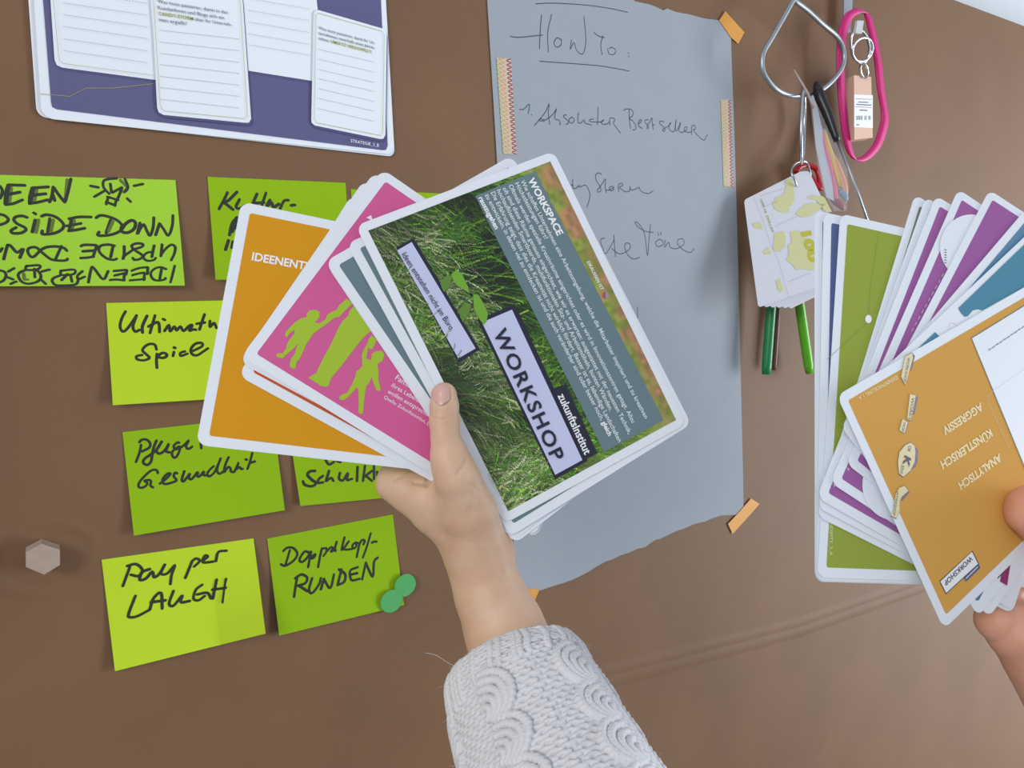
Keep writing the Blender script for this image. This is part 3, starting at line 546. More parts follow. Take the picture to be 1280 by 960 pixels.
for body, a, b, bl in [('Wie schaffen Unternehmen eine Arbeitsumgebung, welche die Mitarbeiter inspiriert und zu kreativen', (650.5, 226.5), (806, 523.7), 0), ('Höchstleistungen führt?', (643.5, 229.5), (681, 299.5), 0),
    ('Oftmals werden spezielle Kreativräume eingerichtet oder es wird in Innovationszentren getagt. Allzu', (635.5, 232), (790, 529), 0), ('oft sind diese Räume genauso eingerichtet, wie wir es erwarten: ausgestattet mit der neuesten Technik,', (628, 235.5), (785.5, 543), 0),
    ('hochauflösenden Smartboards, multifunktionalen Sitz- und Arbeitsmöbeln, bunten Wänden.', (620.8, 238), (762, 514), 0), ('Die Erfahrung zeigt, dass dies die Kreativität nicht wirklich fördert. Besser ist es, lebendige Landschaften', (613.3, 241), (773, 553), 0),
    ('zu entwickeln, in denen viel zu entdecken ist und die auch veränderbar sind oder besser noch,', (606, 243.5), (751, 526), 0), ('gleich', (752, 528), (760.5, 545.5), .03), ('rauszugehen', (598, 247.5), (619, 287), .03)]:
    text('printed_text', body, a, b, pl, mat('print_pale_text', (222, 230, 236), .45) if not bl else M_tw, ws, TX, bold=max(bl, .008), hs=1.04)
text('printed_text', 'DRAUSSEN IST', (733.5, 327.5), (751.5, 363), pl, M_tw, ws, TX, bold=.02)
cpx = [(757 + 4 * math.cos(a), 369 + 4.4 * math.sin(a)) for a in np.arange(20) * math.pi / 10]
poly('round_emblem', cpx, pl, mat('emblem_grey', (150, 150, 168), .4), ws, .0003); poly('round_emblem', [cpx[k] for k in range(5, 16)], pl, mat('emblem_red', (176, 80, 78), .4), ws, .0004)
poly('sign_border', [(495, 309), (517, 297.5), (600, 437), (573, 453.5)], pl, M_navy, ws, .00025); poly('sign_face', [(496.5, 313), (514.5, 302.5), (594.5, 435.5), (573, 448)], pl, M_lil, ws, .0004)
text('printed_text', 'Ideen entstehen nicht im Büro.', (501.5, 318), (563, 414.5), pl, M_navy, ws, .0012, hs=1.15)
poly('sign_border', [(596.5, 400), (643.5, 380), (734.5, 576), (694, 599.5)], pl, M_navy, ws, .00025); poly('sign_face', [(602.5, 403), (640, 387), (728, 575), (694, 593.5)], pl, M_lil, ws, .0004)
text('printed_text', 'WORKSHOP', (616, 415), (691, 578), pl, M_navy, ws, .0012, bold=.02, cap_px=17.5, spc=1.18)
poly('sign_tab', [(690.6, 486), (707, 479.8), (746.6, 566.6), (728.8, 575)], pl, M_navy, ws, .0005); text('printed_text', 'zukunftsInstitut', (697, 494.5), (731, 569), pl, M_tw, ws, .0007, bold=.02, hs=1.15)
text('printed_text', 'WORKSPACE_4_A', (608, 592), (629, 632), pl, mat('print_faint_text', (190, 196, 170), .5), ws, TX)
Ml1 = mat('print_leaf', (112, 168, 48), .45); Ml2 = mat('print_leaf_dark', (92, 134, 44), .45)
Z1 = ((440, 190), 4.364)
for L, m_ in [([(480, 715), (520, 668), (545, 680), (535, 735), (500, 765)], Ml2), ([(540, 670), (570, 640), (600, 665), (635, 740), (640, 770), (600, 745), (560, 715)], Ml1), ([(660, 775), (690, 780), (720, 830), (742, 880), (735, 920), (718, 942), (690, 905), (665, 850)], Ml1), ([(585, 860), (620, 820), (650, 830), (640, 880), (605, 930), (590, 900)], Ml2)]:
    poly('printed_leaf', L, pl, m_, ws, .0008, *Z1)
# straw and blades printed over the lower edges of the signs
mbl = MB(); mbs = MB()
for k in range(70):
    t0 = rng.random(); bxp = np.array([573 + 0 * t0, 452]) * 0 + (np.array([688, 592]) * t0 + np.array([500, 330]) * (1 - t0)) + rng.normal(0, 3, 2) + np.array([-6, 4])
    bxp = bxp + np.array([-5, 5]); dr = np.array([.6, -.8]) + rng.normal(0, .35, 2); ln = rng.uniform(5, 13)
    P = [PW.pt(bxp + dr * ln * s + np.array([-dr[1], dr[0]]) * ln * .25 * math.sin(s * 2), .0009) for s in (0, .35, .7, 1)]
    ribbon(mbl if k % 3 else mbs, P, rng.uniform(.0003, .0006), PW.nf, False)
mbl.build('printed_blades', mat('print_blade', (104, 140, 58), .45), ws)['kind'] = 'stuff'; mbs.build('printed_straw', mat('print_straw', (178, 184, 150), .45), ws)['kind'] = 'stuff'

# ---- the fan at the right
RN = _n([-.33, .12, .936]); PR = Plane(RN, .343); GR = 'cards fanned out in the right hand'
def RP(i): return PR.back(.0008 * (10 - i))
def rc(i, q, fill, label, **k): return card('idea_card', q, RP(i), fill, label, group=GR, **k)[0]
rc(0, [(1018.5, 263), (1290, 320), (1305, 735), (1019, 727)], M_bl, 'outermost left card of the right fan with a hairline blue strip')
rc(1, [(1030, 265.5), (1295, 322), (1306, 734), (1020.3, 725.5)], M_bl, 'card with a narrow blue strip, left of the olive card')
co_ = rc(2, [(1050.5, 267), (1310, 326), (1310, 731), (1021.8, 722)], M_ol, 'olive green card with a thin line drawing and white dot')
pl = RP(2); strokes('line_drawing', [[(1034, 449), (1055, 430), (1084, 404)], [(1086, 392), (1088, 360), (1094, 320), (1099, 289)]], (0, 0), 1, .5, pl, mat('print_dark_olive', (124, 136, 70), .5), co_, lift=.0002, sm=1)
poly('printed_dot', [(1085.6 + 4 * math.cos(a), 398.8 + 5.2 * math.sin(a)) for a in np.arange(20) * math.pi / 10], pl, M_tw, co_, .0003)
text('printed_text', 'SERENDIPITY_3_A', (1037.5, 640), (1037, 694), pl, mat('print_soft_white', (216, 222, 190), .5), co_, .0002)
rc(3, [(1144, 243), (1390, 400), (1265, 767), (1021, 645)], mat('print_grey_green', (120, 128, 116), .45), 'white-edged card with a sliver of grey green, right of the olive card')
rc(4, [(1157.5, 246), (1395, 400), (1265, 763), (1021.5, 634)], mat('print_pale_grey', (168, 172, 186), .45), 'white-edged card between olive and purple cards')
c5 = rc(5, [(1170, 244.5), (1400, 385), (1262, 760), (1021.5, 622)], M_pu, 'first purple card from the left, with the narrowest purple strip')
c6 = rc(6, [(1198, 236.5), (1420, 385), (1262, 750), (1038, 603)], M_pu, 'second purple card, with white printed circles')
pl = RP(6)
poly('white_circle', [(1214 + 39 * math.cos(a), 309 + 41 * math.sin(a)) for a in np.arange(40) * math.pi / 20], pl, M_white, c6, .0003)
poly('white_circle', [(1117 + 39 * math.cos(a), 606 + 44 * math.sin(a)) for a in np.arange(40) * math.pi / 20], pl, M_white, c6, .0003)
strokes('tiny_print', [[(1139.5 + i * 4.2, 414 - i * 7.6), (1141.5 + i * 4.2, 410.4 - i * 7.6)] for i in range(10)], (0, 0), 1, 1.5, pl, mat('print_pale_purple', (196, 168, 204), .5), c6, lift=.0003, sm=1)
strokes('tiny_print', [[(1181, 312 + i * 3.2), (1183, 312.5 + i * 3.2)] for i in range(6)], (0, 0), 1, 1.2, pl, M_dgrey, c6, lift=.0005, sm=1)
text('printed_text', '_A', (1059, 582), (1059, 588), pl, M_tw, c6, .0003); text('printed_text', '_A', (1041, 602), (1042, 609), RP(5), M_tw, c5, .0003)
c7 = rc(7, [(1237, 237.5), (1440, 370), (1250, 728), (1057.5, 579)], M_pu, 'third purple card, with the widest purple area')
c8 = rc(8, [(1281, 263), (1470, 450), (1236, 772), (1051, 533)], mat('print_dark_teal', (70, 124, 160), .42), 'card with a thin dark teal strip right of the purple cards')
c9 = rc(9, [(1336, 244), (1470, 450), (1223, 771), (1062, 502)], None, 'white card with cut out teal shapes, under the amber card')
pl = RP(9)
poly('teal_print', [(1312, 277), (1280, 306), (1224, 360), (1198, 385), (1200, 389), (1202.5, 392.5), (1206, 396), (1210, 395), (1216, 388), (1222.5, 386.5), (1228, 388), (1280, 359), (1340, 325)], pl, M_te, c9)
poly('teal_print', [(1146, 437), (1169, 415), (1174, 420), (1160, 430)], pl, M_te, c9); poly('teal_print', [(1219, 749), (1221, 751), (1224, 750), (1229.5, 739)], pl, MATS['print_dark_teal'], c9)
poly('dark_print', [(1262, 677), (1274, 668), (1277, 674), (1268, 692), (1258, 712), (1247, 724), (1250, 706)], pl, mat('print_dusk', (84, 80, 118), .6), c9)
poly('purple_print', [(1252, 716), (1263, 706), (1259, 732), (1250, 727)], pl, mat('print_plum', (140, 44, 106), .6), c9)
strokes('line_drawing', [[(1186, 412), (1187, 405), (1192, 404), (1197, 408)]], (0, 0), 1, .5, pl, mat('print_rose_line', (214, 170, 176), .5), c9, lift=.0002)
pl = RP(10)
A = pl.pt((1046.4, 494.3)); B = pl.pt((1180, 786.5)); u1 = _n(pl.pt((1280, 359.4)) - A); u2 = _n(pl.pt((1248, 720.5)) - B)
am, AW = card('idea_card', [A, A + u1 * .20, B + u2 * .20, B], pl, M_or2, 'amber card with upside-down white words, on top of the right fan', group=GR)
poly('printed_sheet', [(1215, 423), (1280, 383), (1335, 349), (1420, 520), (1300, 629)], pl, M_white, am, .0003); strokes('sheet_outline', [[(1214.3, 422.5), (1279.5, 582), (1299, 629)], [(1214.3, 422.5), (1290, 376)]], (0, 0), 1, .9, pl, M_dgrey, am, lift=.00025, sm=1)
strokes('tiny_print', [[(1236 + i * 4.6, 437.5 - i * 3.1 + (i % 2) * .5), (1239 + i * 4.6, 435.6 - i * 3.1)] for i in range(12)], (0, 0), 1, 1.6, pl, mat('print_mid_grey', (140, 146, 160), .5), am, lift=.0004, sm=1)
strokes('tiny_print', [[(1297, 450), (1239, 490), (1234, 496), (1236, 505), (1262, 560)]], (0, 0), 1, .4, pl, mat('print_light_line', (190, 200, 212), .5), am, lift=.0004, sm=1)
M_ct = mat('print_cream_text', (230, 214, 166), .5)
text('printed_text', 'AGGRESSIV', (1226, 503.5), (1177.5, 535), pl, M_ct, am, .0003, bold=.03, cap_px=9.5); text('printed_text', 'KÜNSTLERISCH', (1237.5, 536), (1175, 577.5), pl, M_ct, am, .0003, bold=.03, cap_px=9.5)
text('printed_text', 'ANALYTISCH', (1249, 567), (1197.5, 604), pl, M_ct, am, .0003, bold=.03, cap_px=9.5); text('printed_text', 'IDEENENTWICKLUNG_1_A', (1121, 469), (1073, 496), pl, M_ct, am, .0003, bold=.02, cap_px=4.6)
Z2 = ((1080, 430), 6.4); Z3 = ((1080, 540), 6.4); Z4 = ((1120, 650), 6.4)
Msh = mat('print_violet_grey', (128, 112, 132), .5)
def badge(pts, sh, Z, m_=M_cream):
    poly('badge_shadow_print', sh, pl, Msh, am, .00025, *Z); poly('badge_outline', [tuple(np.mean(pts, 0) + (np.array(p) - np.mean(pts, 0)) * 1.05) for p in pts], pl, Msh, am, .00035, *Z); poly('badge', pts, pl, m_, am, .00045, *Z)  # offset strip is the badge's drop shadow, drawn as flat print
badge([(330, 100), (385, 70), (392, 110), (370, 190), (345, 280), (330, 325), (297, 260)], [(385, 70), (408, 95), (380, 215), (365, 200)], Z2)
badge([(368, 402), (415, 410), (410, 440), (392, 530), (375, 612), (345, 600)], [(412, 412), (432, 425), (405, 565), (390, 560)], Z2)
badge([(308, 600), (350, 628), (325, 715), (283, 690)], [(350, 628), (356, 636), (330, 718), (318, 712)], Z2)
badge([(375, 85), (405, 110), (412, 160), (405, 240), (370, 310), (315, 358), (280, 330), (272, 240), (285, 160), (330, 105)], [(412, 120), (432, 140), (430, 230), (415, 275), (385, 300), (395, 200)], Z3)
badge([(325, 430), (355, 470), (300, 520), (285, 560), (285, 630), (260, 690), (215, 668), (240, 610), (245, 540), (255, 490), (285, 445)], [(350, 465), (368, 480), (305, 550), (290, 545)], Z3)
def z(p, Z): return (p[0] / Z[1] + Z[0][0], p[1] / Z[1] + Z[0][1])
Mbt = mat('print_badge_text', (88, 76, 104), .5)
text('printed_text', 'WORKS', z((385, 425), Z2), z((355, 600), Z2), pl, Mbt, am, .0006, cap_px=4.2); text('printed_text', 'HOP', z((318, 625), Z2), z((300, 695), Z2), pl, Mbt, am, .0006, cap_px=4)
text('printed_text', 'WORKSHOP', z((352, 105), Z2), z((316, 300), Z2), pl, Mbt, am, .0006, cap_px=3.8)
text('printed_text', 'K', z((330, 185), Z3), z((310, 262), Z3), pl, Mbt, am, .0006, bold=.05, cap_px=10); text('printed_text', 'OR', z((358, 105), Z3), z((345, 150), Z3), pl, Mbt, am, .0006, cap_px=5); text('printed_text', 'Sho', z((300, 262), Z3), z((292, 330), Z3), pl, Mbt, am, .0006, cap_px=5)
text('printed_text', 'WORKSHOP', z((262, 470), Z3), z((232, 665), Z3), pl, Mbt, am, .0006, cap_px=3.6)
poly('sign_border', [(612, 246), (664, 350), (400, 594), (347, 490)], pl, M_navy, am, .00025, *Z4); poly('sign_face', [(608, 254), (656, 350), (402, 584), (355, 492)], pl, M_tw, am, .0004, *Z4)
poly('sign_tab', [(660, 350), (675, 382), (563, 492), (543, 460)], pl, mat('print_steel_blue', (84, 92, 132), .45), am, .0005, *Z4)
text('printed_text', 'WORKSHOP', z((598, 286), Z4), z((382, 494), Z4), pl, M_navy, am, .0006, bold=.01, cap_px=6.3)
strokes('tiny_print', [[(652 - i * 12, 376 + i * 12), (646 - i * 12, 382 + i * 12)] for i in range(8)], *Z4, 1.6, pl, M_tw, am, lift=.0007, sm=1)

# ------------------------------------------------------------------ things hanging at the upper right
M_steel = mat('bright_steel', (196, 200, 206), .25, metal=1.0); M_alu = mat('matt_aluminium', (170, 176, 184), .4, metal=.85)
Fr = lambda p: frame(np.asarray(p), np.array([1., 0, 0]), BOARD.nf)
PC = BOARD.back(-.036)
loop = [(366, 0), (300, 120), (180, 330), (110, 450), (90, 540), (105, 650), (180, 760), (260, 820), (350, 850), (440, 850), (540, 830), (640, 785), (740, 690), (800, 600), (820, 500), (795, 390), (740, 310), (620, 210), (490, 90), (375, 5)]
P = [PC.pt((x / 7.111 + 940, y / 7.111)) for x, y in loop]
P = [PC.pt((1004, -40))] + [PC.pt((993.5, -2))] + list(smoothline(P, 4))[1:] + [PC.pt((986, -30))]
mb = MB(); mb.tube(P, .0027, 12); wlp = mb.build('wire_loop', M_alu, M=Fr(P[5]), smooth=True); tag(wlp, 'teardrop-shaped grey wire loop hanging at the upper right', 'wire loop')
# big ring seen nearly edge on
mb = MB(); c_ = Plane(WN, .655).pt((1003.5, 156)); ex = RW @ np.array([.0, 1, .05]); ez = RW @ _n(ray((1003.5, 156)) + np.array([.06, 0, 0]))
mb.tube([c_ + ex * .0435 * math.cos(a) + ez * .034 * math.sin(a) for a in np.arange(48) * math.pi / 24], .0021, 8, closed=True)
tag(mb.build('key_ring', M_steel, M=Fr(c_), smooth=True), 'large steel ring seen edge-on, hanging from the wire loop', 'ring')
# deck of small map cards
PD = Plane(WN, .676)
Zd = ((920, 190), 8.0)
deck = empty('card_deck', frame(PD.pt((985, 300)), PD.pt((1003, 214)) - PD.pt((930, 250)), PD.nf)); tag(deck, 'small deck of ringed white cards printed with an olive world map', 'card deck')
M_deck = mat('deck_white', (214, 216, 228), .45)
for k in range(6):
    pk_ = PD.back(.0011 * k); d = np.array([k * 2.3, k * -.2])
    q = [np.array([930.0, 250.0]) + d * np.array([.3, 1]), np.array([1003.5, 213.0]) + d * .6, np.array([1063, 345.0]) + d, np.array([948 + 0, 384.5]) + d * np.array([3.4, 1]) / 1.0 * np.array([1, .0]) + np.array([0, k * .4])]
    W = [pk_.pt(p) for p in q]; mb = MB(); mb.prism(rnd_poly(W, .004)[::-1], pk_.nf, .0004); mb.build('map_card', M_deck, deck)
M_map = mat('print_map', (208, 208, 156), .5)
for L in [[(490, 275), (560, 265), (575, 330), (580, 390), (585, 470), (560, 530), (530, 550), (540, 580), (510, 610), (440, 600), (385, 570), (365, 510), (400, 455), (470, 425), (495, 380), (500, 330)], [(590, 620), (650, 560), (690, 525), (760, 505), (850, 520), (900, 520), (800, 600), (740, 640), (660, 655)],
          [(700, 460), (760, 430), (860, 440), (890, 460), (960, 600), (900, 600), (800, 480)], [(160, 720), (245, 695), (270, 770), (190, 760)],
          [(385, 810), (480, 790), (500, 860), (495, 940), (440, 1000), (370, 980)], [(540, 800), (620, 780), (660, 830), (760, 900), (800, 1000), (800, 1180), (740, 1180), (650, 1170), (600, 1180), (560, 1120), (500, 1080), (530, 1020), (520, 930), (560, 900)],
          [(270, 990), (330, 950), (355, 1015), (290, 1025)], [(400, 1290), (440, 1265), (475, 1370), (450, 1400), (425, 1390)]]:
    poly('map_print', L, PD, M_map, deck, .0003, *Zd)
text('printed_text', '1000 I.E. DOLLAR', z((243, 475), Zd), z((365, 808), Zd), PD, M_olt, deck, .0004, cap_px=2.8, bold=.02)
text('printed_text', '100', z((655, 800), Zd), z((745, 1110), Zd), PD, mat('print_bright_olive', (190, 186, 50), .5), deck, .0005, bold=.06, cap_px=13)
strokes('line_print', [[(180, 450), (270, 680), (350, 920), (430, 1100), (530, 1450)], [(240, 440), (500, 360)], [(300, 540), (420, 490)], [(400, 740), (620, 640)], [(520, 1300), (740, 1210)]], *Zd, .5, PD, mat('print_pale_line', (190, 190, 208), .5), deck, lift=.0003)
mb = MB(); rp = smoothline([PD.pt(p, l) for p, l in [((996, 233), .001), ((993, 224), .006), ((989, 216), .006), ((991, 208), .004), ((999, 202), .001), ((1008, 203), -.004), ((1012, 212), -.006), ((1013, 220), -.009)]], 6)
mb.tube(rp, .0013, 8); tag(mb.build('binder_ring', M_steel, M=Fr(rp[0]), smooth=True), 'small steel ring through the corner of the map card deck', 'ring')
mb = MB(); PE = Plane(WN, .690)
Pc = [PE.pt((x / 8 + 920, y / 8 + 190)) for x, y in [(600, 200), (640, 150), (700, 130), (770, 150), (815, 190), (835, 280), (840, 370), (800, 330), (750, 250), (690, 200)]]
mb.tube(smoothline(Pc, 4), .0032, 10); tag(mb.build('carabiner', mat('red_enamel', (186, 24, 40), .25), M=Fr(Pc[0]), smooth=True), 'red snap hook behind the map card deck', 'carabiner')
# clear bag with coloured sweets
PB = Plane(WN, .690); Zb = ((980, 70), 6.4)
bag = empty('sweet_bag', frame(PB.pt((1035, 180)), PB.pt((1060, 180)) - PB.pt((1010, 180)), PB.nf)); tag(bag, 'clear plastic bag of coloured sweet strips hanging behind the black grip', 'bag')
def blob(pts, m, name, th, n=4):
    P = smoothline([PB.pt((x / Zb[1] + Zb[0][0], y / Zb[1] + Zb[0][1])) for x, y in pts], n); mb = MB(); rr = th * np.sin(np.linspace(.25, math.pi - .25, len(P))) ** .6; mb.tube(P, rr, 10); return mb.build(name, m, bag, smooth=True)
blob([(290, 560), (310, 700), (360, 900), (400, 1080), (420, 1180)], mat('sweet_pink', (222, 92, 140), .4), 'sweet_strip', .0042)
blob([(320, 590), (350, 720), (400, 870), (450, 1050)], mat('sweet_yellow', (222, 200, 60), .4), 'sweet_strip', .0036)
blob([(370, 760), (430, 900), (480, 1050), (490, 1150)], mat('sweet_peach', (226, 158, 120), .4), 'sweet_strip', .0048)
blob([(290, 560), (300, 590), (305, 640)], mat('sweet_violet', (110, 100, 200), .4), 'sweet_strip', .0022)
blob([(318, 580), (330, 610), (335, 640)], mat('sweet_green', (90, 180, 110), .4), 'sweet_strip', .0022)
blob([(380, 1150), (440, 1180), (480, 1230)], mat('sweet_crimson', (150, 40, 60), .4), 'sweet_strip', .0045)
blob([(440, 1080), (480, 1110), (500, 1160)], mat('sweet_blue', (120, 160, 190), .4), 'sweet_strip', .004)
poly('paper_insert', [(215, 300), (250, 320), (300, 560), (330, 780), (380, 960), (400, 1160), (340, 1130), (300, 950), (255, 720), (235, 500)], Plane(WN, .687), mat('bag_paper', (188, 194, 206), .35), bag, 0, *Zb, th=.0006)
bp_ = [(200, 290), (260, 300), (330, 480), (420, 700), (500, 860), (520, 1050), (500, 1240), (400, 1240), (330, 1120), (280, 940), (240, 640), (215, 420)]
poly('plastic_film', bp_, Plane(WN, .682), mat('clear_film', (235, 238, 245), .12, alpha=.10, spec=.8), bag, 0, *Zb, th=.0004)
# black grip with thin steel rod
mb = MB(); zz = lambda x, y, h: Plane(WN, h - .05).pt((x / 6.4 + 980, y / 6.4 + 70))
P = smoothline([zz(258, 215, .69), (zz(290, 330, .689)), zz(350, 470, .688), zz(425, 680, .687)], 6)
mb.tube(P, np.interp(np.linspace(0, 1, len(P)), [0, .08, .3, .7, 1], [.003, .0052, .0063, .0056, .0036]), 14)
pk0 = empty('pick', Fr(zz(340, 450, .69))); tag(pk0, 'thin steel rod with a black plastic grip hanging on the wire loop', 'pick')
mb.build('grip', mat('black_plastic', (28, 28, 34), .35), pk0, smooth=True)
mb = MB(); mb.tube([zz(425, 670, .687), zz(540, 960, .686), Plane(WN, .636).pt((1085, 278))], .0017, 8); mb.build('rod', M_alu, pk0, smooth=True)
mb = MB(); mb.tube([zz(80, 110, .682), zz(150, 230, .684), zz(190, 300, .686), zz(235, 420, .69)], [.0007, .0013, .0014, .0014], 6)
tag(mb.build('cable_tie', mat('milky_plastic', (196, 186, 182), .3, alpha=.8), M=Fr(zz(150, 230, .68)), smooth=True), 'milky cable tie end poking up inside the wire loop', 'cable tie')
# flat hanging strip
mb = MB(); S0 = BOARD.back(-.012); mb.prism([S0.pt(p) for p in [(1053.5, 42), (1064, 40), (1068, -45), (1057, -45)]][::-1], S0.nf, .0016)
tag(mb.build('hanging_strip', M_alu, M=Fr(S0.pt((1060, 0)))), 'flat grey metal strip running up behind the pink strap', 'metal strip')
# pink strap: a flat band bent into a long loop
Zs = ((980, 70), 6.4); PSs = BOARD.back(-.026)
ctr = [(1080, 12.5), (1062, 17), (1050.5, 45), (1049.5, 90), (1054, 140), (1059, 180), (1066, 197), (1077, 199), (1092, 188), (1102, 165), (1105, 142), (1101, 115), (1095, 75), (1090, 45), (1086, 22)]
ctr = [(1072, 13), (1060, 22), (1052, 50), (1051, 100), (1055, 150), (1061, 185), (1069, 199), (1082, 197), (1096, 182), (1104, 160), (1106, 143), (1101, 112), (1097, 75), (1090, 40), (1083, 17)]
cp = smoothline(ctr + [ctr[0]], 6)[:-1]
ax = RW @ _n([.90, 0.22, .35])             # width direction of the band
V = []; F = []; nP = len(cp)
for i, p in enumerate(cp):
    c0 = PSs.pt(p); T = PSs.pt(cp[(i + 1) % nP]) - PSs.pt(cp[i - 1]); nn = _n(np.cross(T, ax)); a_ = _n(np.cross(nn, T))
    wd = .0062; a_ = ax
    V += [c0 + a_ * wd + nn * .0009, c0 - a_ * wd + nn * .0009, c0 - a_ * wd - nn * .0009, c0 + a_ * wd - nn * .0009]
for i in range(nP):
    j = (i + 1) % nP
    for k in range(4): F.append((4 * i + k, 4 * i + (k + 1) % 4, 4 * j + (k + 1) % 4, 4 * j + k))
tag(obj('wrist_strap', V, F, mat('magenta_rubber', (206, 30, 122), .5), M=Fr(PSs.pt((1078, 110))), smooth=True), 'bright pink rubber strap bent into a long loop', 'strap')
PT = BOARD.back(-.034)
tg = empty('price_tag_block', Fr(PT.pt((1078, 135)))); tag(tg, 'pale pink block with a white barcode sticker inside the pink strap', 'tag')
mb = MB(); f4 = [PT.pt(p) for p in [(1067.5, 94), (1089, 96), (1091, 172), (1068, 174.5)]]; mb.prism(f4[::-1], RW @ _n([.35, 0.05, -.94]), .013); mb.build('block', mat('pale_pink_foam', (218, 180, 160), .6), tg)
poly('barcode_label', [(1067.8, 118), (1091, 119), (1091, 160), (1067.8, 159)], PT, M_tw, tg, .0004)
strokes('barcode', [[(1071 + i * 1.7, 145 + (i > 7) * 0), (1071 + i * 1.7, 149.5)] for i in range(11) if i not in (5, 8)], (0, 0), 1, 1.0, PT, M_navy, tg, lift=.0007, sm=1)
strokes('label_lines', [[(1069.5, 123.5), (1089.5, 124.2)], [(1070, 133.5), (1089.5, 134.5)]], (0, 0), 1, .7, PT, mat('label_red', (180, 90, 110), .5), tg, lift=.0007, sm=1)
strokes('label_lines', [[(1073, 127.5), (1085, 128)], [(1071, 130.5), (1089, 131.5)], [(1075, 137.5), (1084, 138)], [(1071, 156), (1074, 156)]], (0, 0), 1, 1.3, PT, M_dgrey, tg, lift=.0007, sm=1)
for cx, cy, rx, ry, tl, lb in [(1075, 58, 11.5, 21, .35, 'steel key ring at the top of the pink strap'), (1078, 62, 12.5, 15, -.5, 'second steel key ring crossing the first in the pink strap'), (1080, 88, 4.5, 9, .5, 'small steel ring joining the barcode block to the key rings')]:
    mb = MB(); PK = BOARD.back(-.040)
    mb.tube([PK.pt((cx + rx * math.cos(a) + tl * ry * .3 * math.sin(a), cy + ry * math.sin(a)), .004 * math.cos(a + 1)) for a in np.arange(36) * math.pi / 18], .0016, 8, closed=True)
    tag(mb.build('key_ring', M_steel, M=Fr(PK.pt((cx, cy))), smooth=True), lb, 'ring', 'key rings in the pink strap')
mb = MB(); PK = BOARD.back(-.046); mb.prism([PK.pt(p) for p in [(1072, 25.5), (1080, 26), (1077.5, 42), (1069.5, 41)]][::-1], PK.nf, .003)
tag(mb.build('strap_tab', mat('grey_tab', (196, 198, 200), .4), M=Fr(PK.pt((1075, 33)))), 'small grey metal tab clipped on top of the pink strap', 'tab')
# pens
def pen(a, b, r0, off, m, label, name='marker_pen'):
    A_ = bo(*a, off); B_ = bo(*b, off); t = np.linspace(0, 1, 12)
    root = empty(name, Fr((A_ + B_) / 2)); tag(root, label, 'pen')
    mb = MB(); mb.tube([A_ + (B_ - A_) * s for s in t], [r0 * (1 - .0 * s) for s in t[:-1]] + [r0 * .82], 16); mb.build('barrel', m, root, smooth=True)
    mb = MB(); d = _n(A_ - B_); mb.tube([A_ + d * s for s in (0, .01, .03, .032)], [r0 * 1.12, r0 * 1.12, r0 * 1.05, r0 * .6], 16); mb.build('cap', m, root, smooth=True)
    return root
pen((967, 342), (957.5, 468), .0058, .022, mat('dark_green_plastic', (24, 132, 72), .35), 'dark green pen hanging below the map cards')
pen((995, 350), (1012, 466), .0058, .024, mat('apple_green_plastic', (96, 182, 40), .35), 'apple green pen between the map cards and the right fan')
pen((975, 350), (967.5, 463), .0028, .012, mat('brown_plastic', (112, 74, 60), .4), 'thin brown pen behind the dark green pen')

